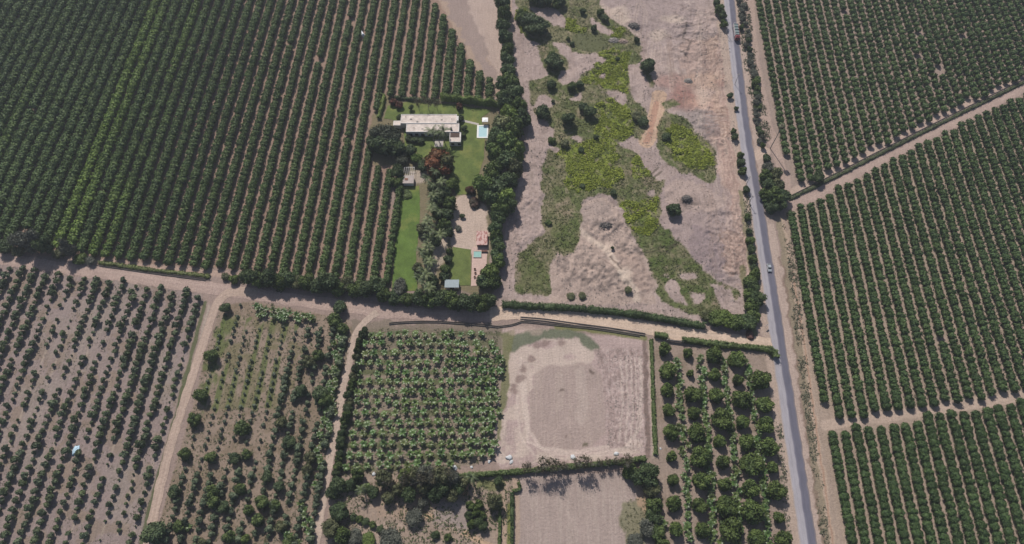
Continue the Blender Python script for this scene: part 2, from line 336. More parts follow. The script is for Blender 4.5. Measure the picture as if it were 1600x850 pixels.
YG = [[(885, 28), (905, 34), (926, 52), (905, 60), (888, 48)], [(935, 86), (960, 78), (986, 84), (980, 100), (985, 130), (984, 150), (962, 142), (945, 139), (925, 130), (903, 124), (915, 110), (935, 108), (930, 98), (950, 96)],
 [(930, 166), (950, 153), (975, 160), (986, 178), (992, 200), (975, 216), (950, 218), (920, 206), (935, 185)], [(872, 240), (905, 222), (950, 216), (966, 224), (960, 250), (975, 275), (955, 296), (925, 290), (900, 300), (880, 285), (890, 255)],
 [(1045, 190), (1080, 208), (1108, 228), (1114, 262), (1082, 270), (1055, 248), (1038, 220)], [(965, 318), (1031, 310), (1031, 345), (1015, 368), (990, 362), (977, 340)], [(795, 15), (825, 15), (818, 60), (800, 50)], [(957, 44), (975, 48), (970, 58), (955, 54)], [(990, 242), (1010, 240), (1012, 270), (990, 275), (985, 258)]]
yg = np.zeros(GX.shape, bool)
for q in YG: yg |= wrap_mask(q, 2.5, 3)
yg &= veg
paint((yg * sstep(.34, .5, fbm(GX, GY, 3.5, 4, 2))).astype(np.float32), S(124, 136, 52), .85)
paint((veg * sstep(.6, .7, fbm(GX, GY, 2.5, 3, 7))).astype(np.float32), S(150, 136, 116), .5)
paint((veg * sstep(.6, .7, fbm(GX, GY, 3, 3, 4))).astype(np.float32), S(80, 88, 52), .6)
dg = wrap_mask([(980, 330), (1030, 345), (1050, 375), (1095, 415), (1150, 460), (1100, 470), (1060, 455), (1030, 440), (1005, 390)], 3, 3) & veg
paint((dg * sstep(.3, .5, vt)).astype(np.float32), S(84, 98, 52), .8)
for q in ([(810, 400), (852, 405), (858, 450), (815, 455)], [(862, 350), (905, 340), (900, 390), (860, 385)]): paint(wrap_mask(q, 4, 3) & veg, S(88, 100, 54), .55)
# wheel tracks
TR = [[(1003, 292), (1018, 272), (1028, 262)], [(1008, 298), (1024, 276), (1033, 268)], [(1040, 395), (1052, 385), (1060, 372)], [(1020, 388), (1045, 386), (1062, 376)], [(1000, 395), (1040, 392), (1058, 382)]]
for t_ in TR: stroke(t_, .9, S(80, 74, 60), .7)
for k in range(9):
    x0 = 1114 + k * 3.6; stroke([(x0, 60 + 8 * k), (x0 + 6, 150), (x0 + 12, 240), (x0 + 20, 330), (x0 + 27, 420)], .8, S(150, 124, 112) if k % 2 else S(194, 168, 152), .35, 2.5)
for k in range(10):
    y0 = 355 + k * 7; stroke([(1128, y0 - 4), (1138, y0 + 6), (1150, y0 + 9), (1162, y0 + 3)], .6, S(126, 104, 94), .6, 3)
for k in range(7):
    y0 = 60 + k * 5; stroke([(1095 + 3 * k, y0 + 30), (1100 + 3 * k, y0 + 8), (1118, y0 - 2), (1128, y0 - 8)], .6, S(128, 106, 98), .55, 3)
for k in range(9):
    y0 = 168 + k * 5; stroke([(1102, y0), (1120, y0 + 1), (1140, y0 + 3)], .5, S(140, 108, 96), .5, 2)
for q in ([(1072, 38), (1066, 60), (1078, 66), (1074, 78), (1062, 82)], [(1066, 38), (1082, 40)], [(1060, 80), (1075, 90)]): stroke(q, 1.1, S(96, 86, 80), .75, 1.5)
for k in range(4): stroke([(800 + k * 5, 300 + 4 * k), (797 + k * 5, 360), (792 + k * 5, 440)], .7, S(150, 132, 126), .5, 2)
for k in range(6): stroke([(805 + k * 4, 60), (812 + k * 5, 120)], .7, S(150, 132, 126), .4, 2)
stroke([(955, 403), (972, 420)], .8, S(100, 84, 76), .8, 1); stroke([(940, 405), (965, 422)], .6, S(110, 94, 86), .6, 1)

# -- central bare lot
LOT = [(785, 512), (1010, 528), (1016, 560), (1018, 712), (960, 722), (780, 732), (772, 700), (780, 610)]
lot = poly(LOT, S(174, 153, 147), 1, .5, 1)
pale = wrap_mask([(800, 545), (840, 530), (900, 528), (935, 545), (925, 570), (870, 572), (830, 590), (822, 660), (828, 700), (880, 712), (960, 705), (1000, 690), (1000, 715), (780, 724), (785, 640), (795, 580)], 2, 3)
paint((pale * sstep(.3, .5, MED)).astype(np.float32), S(190, 172, 160), .9)
sm = wrap_mask([(835, 585), (850, 572), (900, 568), (925, 566), (940, 590), (945, 640), (945, 680), (925, 698), (880, 703), (845, 695), (826, 670), (828, 620)], .6, 1.2)
paint(sm, S(164, 146, 138), .9)
paint((sm * sstep(.5, .65, STREAK)).astype(np.float32), S(172, 154, 144), .6)
rgh = wrap_mask([(930, 545), (1012, 545), (1012, 710), (950, 700), (945, 650), (940, 590)], 1, 2)
paint((rgh * sstep(.46, .6, fbm(GX / .5, GY / 6, 1, 2, 3))).astype(np.float32), S(154, 134, 128), .6); F2 = fbm(GX, GY, .9, 2, 2); paint(rgh & (F2 > .68), S(122, 106, 99), .7); paint(rgh & (F2 < .33), S(194, 175, 168), .7)
for k, (q, wd) in enumerate([([(812, 560), (818, 640), (826, 690), (860, 708), (920, 710), (975, 700), (1000, 670), (1003, 600), (1000, 560)], 1.2), ([(806, 600), (812, 680), (835, 712), (900, 716), (985, 706)], .8), ([(820, 600), (824, 670), (845, 700), (900, 706), (950, 698)], 1.4), ([(985, 560), (990, 640), (984, 690)], .5), ([(992, 560), (997, 640), (992, 690)], .5), ([(978, 560), (982, 640), (976, 690)], .5), ([(970, 560), (973, 640), (968, 690)], .5)]): stroke(q, wd, S(204, 186, 174), .6, .7)
paint(wrap_mask([(900, 575), (915, 575), (918, 650), (912, 665), (900, 660)], 1, 2), S(180, 163, 153), .6); paint(wrap_mask([(868, 580), (880, 580), (880, 640), (868, 640)], 1, 2), S(172, 155, 145), .5)
for a in ((828, 562), (818, 578), (815, 592), (804, 602), (803, 610), (840, 537), (854, 536), (878, 534)): blob(*a, 2.2, 1.8, S(130, 110, 104), .75)
blob(925, 582, 1.2, 1, S(110, 96, 88), .9); blob(878, 610, .8, .8, S(110, 96, 88), .9); blob(914, 693, 1, .9, S(104, 96, 80), .9); blob(889, 685, .7, .7, S(120, 104, 96), .9)
poly([(790, 545), (800, 522), (840, 512), (900, 517), (925, 525), (938, 545), (925, 548), (912, 540), (905, 530), (880, 528), (840, 530), (815, 540), (805, 548)], S(98, 105, 84), .9, 1, 1.5)
poly([(783, 520), (806, 515), (800, 545), (797, 560), (794, 610), (786, 640), (782, 690), (776, 690), (784, 560)], S(112, 112, 78), .9, .6, 1.2)
poly([(786, 508), (860, 510), (840, 520), (800, 520)], S(182, 160, 148), .5, 1, 3)
stroke([(870, 510), (950, 518), (1008, 529)], 2.4, S(116, 116, 74), .9)
stroke([(1008, 535), (1010, 620), (1013, 712)], 1.7, S(116, 98, 90), .8, .9)
stroke([(1016, 535), (1019, 620), (1022, 712)], 1.6, S(180, 168, 148), .5, .3)
# -- south-centre garden and lot
poly([(520, 745), (800, 735), (805, 900), (500, 900)], S(154, 136, 122), 1, 0, 1)
K1 = wrap_mask([(520, 755), (800, 745), (800, 900), (520, 900)], 0, 1)
paint((K1 * sstep(.52, .68, BIG)).astype(np.float32), S(120, 112, 84), .6)
poly([(560, 760), (700, 755), (720, 800), (650, 820), (570, 790)], S(172, 146, 126), .4, 3, 4)
stroke([(640, 795), (700, 820), (760, 850), (800, 870)], 2.2, S(184, 156, 130), .9)
poly([(690, 780), (735, 790), (730, 830), (680, 815)], S(150, 138, 134), .7, 3, 3)
poly([(560, 810), (640, 822), (620, 860), (540, 870)], S(170, 150, 136), .7, 3, 3)
poly([(806, 745), (1010, 735), (1005, 780), (1015, 900), (800, 900)], S(163, 146, 138), 1, .5, 1)
lot2 = wrap_mask([(806, 745), (1010, 735), (1000, 780), (1000, 900), (800, 900)], .5, 1)
paint((lot2 * sstep(.52, .62, STREAK)).astype(np.float32), S(174, 158, 148), .45)
poly([(975, 790), (1010, 770), (1020, 900), (985, 900)], S(108, 110, 76), .7, 3, 3)
poly([(988, 750), (1010, 745), (1012, 800), (995, 790)], S(178, 148, 124), .7, 1, 2)
stroke([(806, 750), (806, 860)], 2.6, S(170, 148, 130), .8); stroke([(787, 752), (787, 860)], 2.4, S(170, 148, 130), .9)
stroke([(797, 790), (797, 870)], 2.0, S(112, 118, 64), .9)
poly([(745, 748), (785, 745), (785, 765), (748, 762)], S(110, 116, 72), .8, 1, 1.5); poly([(720, 755), (732, 755), (734, 775), (722, 775)], S(196, 148, 116), .8, 1, 1)
# -- estate ground
poly([(598, 150), (780, 160), (775, 300), (768, 400), (770, 460), (600, 450), (612, 350), (625, 280), (585, 262), (575, 200)], S(120, 112, 86), .9, 1, 2)
poly([(706, 308), (735, 305), (760, 320), (764, 360), (764, 395), (735, 395), (706, 384), (704, 372), (685, 400), (672, 420), (670, 405), (690, 375), (703, 350)], S(188, 168, 154), 1, .6, 1.5)
poly([(672, 380), (695, 372), (700, 395), (680, 425), (680, 450), (664, 450), (664, 410)], S(178, 162, 146), .8, 1, 2)
poly([(583, 258), (612, 260), (612, 272), (584, 270)], S(150, 126, 112), 1, .5, 1)
poly([(640, 268), (672, 262), (672, 282), (645, 290)], S(180, 165, 152), .8, 1, 1)
# -- road margins
for q, wd, c in (([(1124, -40), (1128, 40), (1150, 212), (1186, 424), (1216, 637), (1246, 860)], 5, S(176, 156, 142)),
                 ([(1150, -40), (1157, 60), (1182, 212), (1216, 424), (1248, 637), (1282, 860)], 4, S(178, 158, 146)),
                 ([(1168, -40), (1172, 20), (1180, 100), (1198, 190), (1215, 240), (1232, 300)], 5, S(172, 150, 138)),
                 ([(1222, 345), (1236, 424), (1268, 637), (1300, 860)], 3.2, S(180, 158, 140)),
                 ([(1218, 340), (1229, 424), (1260, 637), (1292, 860)], 3.0, S(138, 126, 106))):
    stroke(q, wd, c, .85, 1.2)
stroke([(1218, 400), (1224, 424), (1254, 637), (1288, 860)], 1.0, S(120, 100, 88), .6, 2)
stroke([(1239, 424), (1271, 637), (1303, 860)], .6, S(160, 128, 108), .8, .6)
poly([(1186, 300), (1225, 318), (1222, 345), (1200, 350)], S(150, 132, 122), .6, 1, 1)
stroke([(1196, 236), (1180, 244)], 5, S(190, 168, 152), .9)
stroke([(1160, 420), (1170, 480), (1178, 520)], 3, S(100, 104, 62), .7, 1.5)
stroke([(1157, 300), (1166, 360), (1176, 430)], 2.4, S(98, 104, 60), .6, 1.5)
stroke([(1236, 303), (1340, 247), (1440, 198), (1600, 120)], 4.5, S(182, 160, 146), .9, .8)
stroke([(1290, 664), (1400, 648), (1500, 634), (1610, 618)], 4.5, S(182, 161, 146), .9, .6)
stroke([(90, 397), (200, 414), (300, 424), (370, 430)], 3.4, S(172, 148, 134), .9, .6)
stroke([(320, 474), (303, 540), (278, 640), (255, 720), (232, 800), (222, 850)], 1.8, S(84, 92, 60), .85, .8)
stroke([(327, 478), (312, 540), (287, 640), (262, 730), (242, 800)], 1.2, S(170, 156, 142), .7, .8)
stroke([(0, 408), (120, 425), (230, 438), (330, 458)], .9, S(110, 96, 84), .6, 1)
# soil of the tree rows: mulch under the hedgerows
# relief
riv = soft(RM, 3)
relief = (fbm(GX, GY, 13, 4, 1) - .5) * 1.3 + (fbm(GX, GY, 3.5, 4, 6) - .5) * 1.0 * sstep(.35, .65, fbm(GX, GY, 30, 3, 3))
edge = sstep(4, 12, segdist([(1139, -40), (1164, 212), (1199, 424), (1231, 637)])) * sstep(5, 10, segdist([(770, 494), (870, 497), (960, 508), (1050, 520), (1200, 537)]))
Z += riv * relief * edge
Z += soft(rough, 2) * (FINE - .5) * 1.2 * edge + soft(rgh & lot, 2) * (FINE - .5) * .35
gul = np.zeros(GX.shape, np.float32)
for q in ([(1050, 10), (1125, 10), (1138, 130), (1100, 130), (1050, 95)], [(920, 335), (965, 335), (1005, 400), (1015, 465), (930, 465), (875, 430), (900, 400)], [(1095, 340), (1155, 300), (1172, 440), (1140, 445), (1105, 420)], [(1080, 170), (1125, 150), (1140, 240), (1100, 230)], [(800, 290), (845, 300), (840, 370), (800, 400)]): gul = np.maximum(gul, soft(wrap_mask(q, 5, 4), 6))
gul *= soft(RM, 3) * edge * (1 - soft(veg, 3)); rdg = 1 - np.abs(2 * fbm(GX + 2 * W2[0], GY, 7, 4, 2) - 1); rdg = sstep(.72, .98, rdg)
Z += gul * (rdg * .5 + (fbm(GX, GY, 1.8, 3, 5) - .5) * .8)
for (px, py, r, h) in ((1112, 30, 2.5, .9), (1118, 45, 3, .8), (1108, 205, 4, 1.1), (940, 420, 2.5, .7), (955, 428, 3, .7), (925, 432, 2.4, .6), (895, 418, 2.2, .6), (885, 436, 2, .5), (1145, 395, 3, .8), (1152, 412, 3, .8), (1138, 430, 2.6, .7), (1045, 300, 2, .5), (1090, 330, 2.4, .5), (1072, 40, 2, .7), (1066, 82, 2.4, .8)):
    x, y = P(px, py); Z += h * np.exp(-((GX + W2[0] * 3 - x) ** 2 + (GY + W2[1] * 3 - y) ** 2) / (r * r)) * (.5 + MED)
for (px, py, r, h) in ((1072, 313, 3, 1.3), (988, 41, 4, 1.2), (905, 318 + 25, 5, .5), (1105, 200, 6, .9), (1128, 130, 4, .8), (948, 350, 5, .8), (976, 32, 6, .5), (1070, 152, 5, .6)):
    x, y = P(px, py); Z += h * np.exp(-((GX - x) ** 2 + (GY - y) ** 2) / (r * r)) * (.7 + .6 * MED)
PONDQ = PP([(894, 57), (905, 52), (925, 52), (945, 55), (952, 63), (949, 73), (940, 80), (918, 81), (903, 75), (894, 66)])
pc = (sum(a for a, _ in PONDQ) / len(PONDQ), sum(b for _, b in PONDQ) / len(PONDQ))
pd = np.hypot((GX - pc[0]) / 12, (GY - pc[1]) / 7.5)
Z = Z * sstep(1.0, 1.7, pd) - .25 * (1 - sstep(.8, 1.25, pd))
Z = np.clip(Z, -.45, 3)
idx = (np.arange(NY - 1)[:, None] * NX + np.arange(NX - 1)[None, :]).ravel()
quads = np.stack([idx, idx + 1, idx + NX + 1, idx + NX], 1)
me = mk_mesh('ground', np.stack([GX, GY, Z], -1).reshape(-1, 3), None, quads, C.reshape(-1, 3), [M_SOIL], smooth=True)
tag(link('ground', me), 'dry pale valley soil with bare lots, field strips and riverbed scrub', kind='structure')
def gz(x, y):
    j = min(max((y - 6) / 379 * (NY - 1), 0), NY - 1); hw = .752 * (H * SP + y * CP) + 26
    i = min(max((x / hw + 1) / 2 * (NX - 1), 0), NX - 1); return float(Z[int(round(j)), int(round(i))])
g2 = mk_mesh('surrounding_ground', [(-2500, -2000, -.6), (2500, -2000, -.6), (2500, 4000, -.6), (-2500, 4000, -.6)], None, [(0, 1, 2, 3)], np.tile(S(120, 112, 96), (4, 1)), [M_SOIL])
tag(link('surrounding_ground', g2), 'flat farmland beyond the fields', kind='structure')

# ------------------------------------------------------------------ roads as strips
def smooth_line(q, step=1.5):
    pts = [Vector((a, b)) for a, b in q]; out = []
    e = [pts[0] * 2 - pts[1]] + pts + [pts[-1] * 2 - pts[-2]]
    for i in range(1, len(e) - 2):
        p0, p1, p2, p3 = e[i - 1:i + 3]; n = max(2, int((p2 - p1).length / step))
        for k in range(n):
            t = k / n; out.append(.5 * ((2 * p1) + (p2 - p0) * t + (2 * p0 - 5 * p1 + 4 * p2 - p3) * t * t + (3 * p1 - p0 - 3 * p2 + p3) * t ** 3))
    out.append(pts[-1]); return out
def strip(name, pxs, width, z, colf, mat, label, jit=.3, nac=12, wf=None, seed=0):
    L = smooth_line(PP(pxs)); V = []; CC = []; rng = np.random.default_rng(seed); s = 0
    for i, p in enumerate(L):
        d = (L[min(i + 1, len(L) - 1)] - L[max(i - 1, 0)]).normalized(); n = Vector((d.y, -d.x))   # n points to the east/right when d runs south->... 
        if i: s += (p - L[i - 1]).length
        wd = width if wf is None else width * wf(s)
        jl = (float(vn(s / 2.2, seed, 1)) - .5) * 2 * jit; jr = (float(vn(s / 2.2, seed + 9.5, 2)) - .5) * 2 * jit
        for k in range(nac + 1):
            t = k / nac; a = (t - .5) * wd + jl * (1 - t) + jr * t; q = p - n * a
            V.append((q.x, q.y, z + .02 * math.sin(math.pi * t))); CC.append(colf(t, s))
    n_ = nac + 1; Q = [(i * n_ + k, i * n_ + k + 1, (i + 1) * n_ + k + 1, (i + 1) * n_ + k) for i in range(len(L) - 1) for k in range(nac)]
    me = mk_mesh(name, V, None, [q[::-1] for q in Q], np.array(CC), [mat], smooth=True)
    return tag(link(name, me), label, kind='structure')
def asphalt_mat():
    m, t, b = newmat('asphalt'); g = N(t, 'ShaderNodeNewGeometry').outputs['Position']; a = N(t, 'ShaderNodeAttribute', attribute_name='Col').outputs[0]
    o = mixmul(t, a, ramp(t, noise(t, .35, 5, .7, g, (1.8, .35, 1)), .3, .7, .86, 1.12)); o = mixmul(t, o, ramp(t, noise(t, 4, 3, .6, g), .3, .7, .93, 1.07))
    t.links.new(o, b.inputs['Base Color']); b.inputs['Roughness'].default_value = .85; return m
M_ASPH = asphalt_mat()
def asph(t, s):                              # west lane worn pale, east lane newer and dark, with wheel paths
    c = S(156, 151, 156) if t < .5 else S(100, 98, 110)
    if .47 < t < .54: c = S(122, 118, 128)
    if t < .1: c = S(160, 149, 145)
    if t > .94: c = S(118, 110, 112)
    if .2 < t < .26 or .62 < t < .68: c = c * .9
    return c * (1 + .08 * (float(vn(s / 9, 3, 4)) - .5))
strip('paved_road', [(1135, -50), (1139, 0), (1151, 106), (1164, 212), (1182, 318), (1199, 424), (1215, 530), (1231, 637), (1247, 743), (1263, 850), (1271, 900)], 6.6, .09, asph, M_ASPH, 'straight paved road with a worn pale lane and a darker lane', .28, 20, None, 3)
SAND = S(190, 168, 150); SANDW = S(166, 144, 132)
def sand(c0, c1):
    def f(t, s):
        r = math.exp(-((t - .3) / .07) ** 2) + math.exp(-((t - .7) / .07) ** 2); return (c0 * (1 - .55 * r) + c1 * .55 * r) * (1 + .12 * (float(vn(s / 6, t * 2, 5)) - .5))
    return f
strip('dirt_road', [(765, 491), (800, 489), (870, 494), (960, 504), (1050, 519), (1130, 530), (1190, 537), (1213, 541)], 6.4, .075, sand(S(196, 173, 154), S(206, 184, 166)), M_SOIL, 'sandy east-west dirt road meeting the paved road', .5, 12, None, 5)
strip('dirt_road', [(-60, 394), (0, 404), (100, 419), (200, 432), (300, 447), (345, 453), (420, 463), (500, 474), (560, 481), (600, 487), (700, 493), (768, 494)], 6.0, .055, sand(S(170, 148, 138), S(182, 160, 148)), M_SOIL, 'dirt road along the foot of the big citrus field', .6, 12, None, 6)
strip('sandy_lane', [(402, 458), (375, 456), (352, 461), (336, 482), (320, 530), (300, 590), (284, 640), (266, 700), (250, 760), (238, 815), (226, 870)], 3.7, .095, sand(S(176, 154, 140), S(186, 165, 150)), M_SOIL, 'sandy farm lane between the sapling field and the ditch', .35, 10, lambda s: 1.0 + .35 * math.exp(-(s / 14) ** 2), 7)
strip('farm_lane', [(590, 488), (571, 502), (556, 524), (550, 544), (547, 564), (540, 586), (535, 608), (529, 642), (523, 682), (515, 720), (509, 752), (503, 790), (496, 830), (488, 880)], 3.3, .11, sand(S(182, 162, 148), S(192, 172, 158)), M_SOIL, 'narrow pale lane beside the banana plot hedge', .3, 8, None, 8)
strip('farm_track', [(1228, 322), (1260, 308), (1340, 266), (1440, 212), (1520, 174), (1600, 134), (1680, 96)], 8.0, .05, sand(S(170, 148, 138), S(180, 158, 146)), M_SOIL, 'broad farm track running diagonally beside the canal hedge', .5, 12, None, 9)
def sheet(name, pxs, z, rgbf, mat, label, rough_edge=.35, kind='structure', world=False):
    q = pxs if world else PP(pxs); L = []
    for i in range(len(q)):
        a, b = Vector(q[i]), Vector(q[(i + 1) % len(q)]); n = max(1, int((b - a).length / 1.5)); pr = Vector((-(b - a).y, (b - a).x)).normalized()
        for k in range(n):
            p = a.lerp(b, k / n); L.append(p + pr * ((float(vn(p.x / 2, p.y / 2, 3)) - .5) * 2 * rough_edge))
    bm = bmesh.new(); f = bm.faces.new([bm.verts.new((p.x, p.y, z)) for p in L]); bmesh.ops.recalc_face_normals(bm, faces=[f])
    if f.normal.z < 0: f.normal_flip()
    bmesh.ops.triangulate(bm, faces=[f])
    me = bpy.data.meshes.new(name); bm.to_mesh(me); bm.free(); me.materials.append(mat)
    a = me.color_attributes.new('Col', 'FLOAT_COLOR', 'POINT'); c = np.ones((len(me.vertices), 4), np.float32); c[:, :3] = rgbf; a.data.foreach_set('color', c.ravel())
    o = link(name, me)
    return tag(o, label, kind=kind)
def grass_mat():
    m, t, b = newmat('lawn_grass'); g = N(t, 'ShaderNodeNewGeometry').outputs['Position']; a = N(t, 'ShaderNodeAttribute', attribute_name='Col').outputs[0]
    o = mixmul(t, a, ramp(t, noise(t, .18, 5, .65, g), .32, .68, .72, 1.2)); o = mixmul(t, o, ramp(t, noise(t, 2.2, 5, .7, g), .3, .7, .8, 1.18))
    mx = N(t, 'ShaderNodeMix', data_type='RGBA'); mx.inputs[7].default_value = (*S(134, 128, 72), 1); t.links.new(ramp(t, noise(t, .09, 4, .6, g), .52, .7, 0, .6), mx.inputs[0]); t.links.new(o, mx.inputs[6])
    t.links.new(mx.outputs[2], b.inputs['Base Color']); bp = N(t, 'ShaderNodeBump'); bp.inputs['Distance'].default_value = .2; t.links.new(noise(t, 3, 4, .7, g), bp.inputs['Height']); t.links.new(bp.outputs[0], b.inputs['Normal'])
    return m
M_GRASS = grass_mat()
sheet('lawn', [(606, 166), (640, 158), (700, 163), (768, 172), (752, 185), (757, 215), (756, 245), (748, 275), (735, 304), (712, 304), (705, 280), (700, 262), (672, 255), (650, 238), (632, 230), (630, 190), (600, 185)], .12, S(98, 112, 58), M_GRASS, 'bright estate lawn around the white villa')
sheet('lawn', [(636, 292), (655, 290), (657, 340), (650, 400), (652, 455), (612, 455), (616, 400), (624, 330), (626, 294)], .12, S(92, 114, 52), M_GRASS, 'long green lawn beside the palm row')
sheet('lawn', [(708, 386), (736, 390), (735, 446), (717, 446), (705, 440), (702, 415)], .12, S(100, 112, 60), M_GRASS, 'small rectangular lawn beside the pink paving', .15)
M_PLAINSOIL = M_SOIL
sheet('paving', [(738, 386), (762, 387), (760, 418), (752, 446), (736, 447), (737, 420)], .14, S(196, 172, 160), plain('pink_paving', S(190, 163, 152), var=.15, scale=.8), 'strip of pinkish paving beside the small lawn', .05)
# pond
m, t, b = newmat('pond_water'); b.inputs['Base Color'].default_value = (*S(88, 90, 56), 1); b.inputs['Roughness'].default_value = .25
gp = N(t, 'ShaderNodeNewGeometry').outputs['Position']; bp = N(t, 'ShaderNodeBump'); bp.inputs['Distance'].default_value = .02; t.links.new(noise(t, 2, 3, .5, gp), bp.inputs['Height']); t.links.new(bp.outputs[0], b.inputs['Normal'])
sheet('pond_water', PONDQ, -.12, (1, 1, 1), m, 'still murky olive pond in the riverbed scrub', .8, world=True)

# ------------------------------------------------------------------ foliage templates (numpy)
def ico(sub):
    b = bmesh.new(); bmesh.ops.create_icosphere(b, subdivisions=sub, radius=1); b.verts.ensure_lookup_table()
    V = np.array([v.co[:] for v in b.verts], np.float32); T = np.array([[v.index for v in f.verts] for f in b.faces], np.int32); b.free(); return V, T
ICO = {1: ico(1), 2: ico(2), 3: ico(3)}
class Tpl:
    def __init__(s, V, T, Q, c): s.V, s.T, s.Q, s.c = V.astype(np.float32), T, Q, c.astype(np.float32)
def leaf_quads(P0, Nn, size, rng, asp=.65):
    n = len(P0); r = rng.normal(size=(n, 3)); t = np.cross(Nn, r); t /= np.linalg.norm(t, axis=1, keepdims=True) + 1e-6
    b = np.cross(Nn, t); b /= np.linalg.norm(b, axis=1, keepdims=True) + 1e-6
    s = (size * rng.uniform(.6, 1.3, n))[:, None]; t = t * s * .5; b = b * s * asp * .5
    V = np.stack([P0 - t - b, P0 + t - b, P0 + t + b, P0 - t + b], 1).reshape(-1, 3); return V, np.arange(n * 4).reshape(-1, 4)
def crown_tpl(seed, lobes, nleaf, leaf, sub=2, cols=((.055, .085, .03), (.085, .12, .04)), core=.86, cut=-.45, spread=.12, jitter=.22):
    rng = np.random.default_rng(seed); Vs, Ts, Cs, off = [], [], [], 0; LP, LN, LC = [], [], []
    c0, c1 = np.array(cols[0]), np.array(cols[1]); tot = sum((l[3] * l[4] + l[3] * l[5]) for l in lobes)
    for (cx, cy, cz, rx, ry, rz) in lobes:
        V, T = ICO[sub]; R = np.array([rx, ry, rz]); c = np.array([cx, cy, cz])
        d = 1 + jitter * (rng.random(len(V)) - .5) * 2
        Vs.append(V * R * core * d[:, None] + c); Ts.append(T + off); off += len(V)
        lc = c0 + (c1 - c0) * rng.random() ** 1.2; Cs.append(np.tile(lc, (len(V), 1)))
        n = int(nleaf * (rx * ry + rx * rz) / tot); D = rng.normal(size=(int(n * 1.6) + 4, 3)); D /= np.linalg.norm(D, axis=1, keepdims=True); D = D[D[:, 2] > cut][:n]; n = len(D)
        LP.append(c + D * R * (core + spread * 2 * rng.random((n, 1)))); nn = D + rng.normal(size=(n, 3)) * .55; LN.append(nn / np.linalg.norm(nn, axis=1, keepdims=True))
        LC.append(lc * (.75 + .5 * rng.random((n, 1))))
    P0, N0, L0 = np.concatenate(LP), np.concatenate(LN), np.concatenate(LC)
    LV, LQ = leaf_quads(P0, N0, leaf, rng)
    return Tpl(np.concatenate(Vs + [LV]), np.concatenate(Ts), LQ + off, np.concatenate(Cs + [np.repeat(L0, 4, 0)]))
def lobes_for(seed, r, h, n, base=.5, cr=.6):   # rounded irregular crown of radius r between base*h.. h
    rng = np.random.default_rng(seed); L = [(0, 0, h * (1 + base) / 2, r * .72, r * .72, h * (1 - base) / 2 * .95)]
    for k in range(n):
        a = 2 * math.pi * (k + rng.uniform(-.3, .3)) / n; q = r * rng.uniform(.4, .62); rr = r * rng.uniform(.36, .56) * cr / .6
        L.append((q * math.cos(a), q * math.sin(a), h * rng.uniform(base + .05, .92), rr, rr * rng.uniform(.8, 1.1), min(rr * .8, h * .35)))
    return L
def tpl_mesh(name, t, mat): return mk_mesh(name, t.V, t.T, t.Q, t.c, [mat])
def place(t, x, y, z, rot, sx, sy, sz):
    c, s = math.cos(rot), math.sin(rot); V = t.V * np.array([sx, sy, sz]); return np.stack([V[:, 0] * c - V[:, 1] * s + x, V[:, 0] * s + V[:, 1] * c + y, V[:, 2] + z], 1)
def join_tpls(items, name, mat, label):         # items: (tpl, x,y,z,rot,sx,sy,sz,tint)
    Vs, Ts, Qs, Cs, off = [], [], [], [], 0
    for (t, x, y, z, r, sx, sy, sz, ti) in items:
        Vs.append(place(t, x, y, z, r, sx, sy, sz)); 
        if len(t.T): Ts.append(t.T + off)
        if len(t.Q): Qs.append(t.Q + off)
        Cs.append(t.c * np.array(ti)); off += len(t.V)
    me = mk_mesh(name, np.concatenate(Vs), np.concatenate(Ts) if Ts else None, np.concatenate(Qs) if Qs else None, np.concatenate(Cs), [mat])
    return tag(link(name, me), label, kind='stuff')
ONES = 'first second third fourth fifth sixth seventh eighth ninth tenth eleventh twelfth thirteenth fourteenth fifteenth sixteenth seventeenth eighteenth nineteenth'.split()
TENS = {2: 'twenty', 3: 'thirty', 4: 'forty', 5: 'fifty', 6: 'sixty', 7: 'seventy', 8: 'eighty', 9: 'ninety'}
TENTH = {2: 'twentieth', 3: 'thirtieth', 4: 'fortieth', 5: 'fiftieth', 6: 'sixtieth', 7: 'seventieth', 8: 'eightieth', 9: 'ninetieth'}
def nth(n):
    if n <= 19: return ONES[n - 1]
    a, b = divmod(n, 10); return TENTH[a] if b == 0 else TENS[a] + '-' + ONES[b - 1]
def build_kind(kind, cat, items, tpls, mat, limit=300, rest_name=None, rest_label=None, far=None, trunk=None):
    """items: dict(x,y,t,rot,s=(sx,sy,sz),tint,label,group[,z]); nearest to the camera become individuals"""
    for it in items:
        it.setdefault('z', gz(it['x'], it['y']) - .05); it['u'], it['v'] = proj(it['x'], it['y'], it['z'] + 1.5)
    vis = [i for i in items if -4 < i['u'] < 1604 and -4 < i['v'] < 856]; out = [i for i in items if not (-4 < i['u'] < 1604 and -4 < i['v'] < 856)]
    vis.sort(key=lambda i: -i['v'] * 1.0); ind, rest = vis[:limit], vis[limit:] + out
    meshes = [tpl_mesh(kind, t, mat) for t in tpls]
    for it in ind:
        if trunk is None:
            o = link(kind, meshes[it['t']], None, (it['x'], it['y'], it['z'])); o.color = (*it['tint'], 1)
            o.rotation_euler = (0, 0, it['rot']); o.scale = it['s']; tag(o, it['label'], cat, it['group'])
        else:
            r = thing(kind, it['label'], cat, (it['x'], it['y'], it['z']), it['rot'], it['group']); r.scale = it['s']
            c = link('crown', meshes[it['t']], r); c.color = (*it['tint'], 1); link('trunk', trunk[it['t'] % len(trunk)], r)
    if rest and rest_name:
        tp = far or tpls; join_tpls([(tp[i['t']], i['x'], i['y'], i['z'], i['rot'], *i['s'], i['tint']) for i in rest], rest_name, mat, rest_label)
    print(kind, len(ind), len(rest))

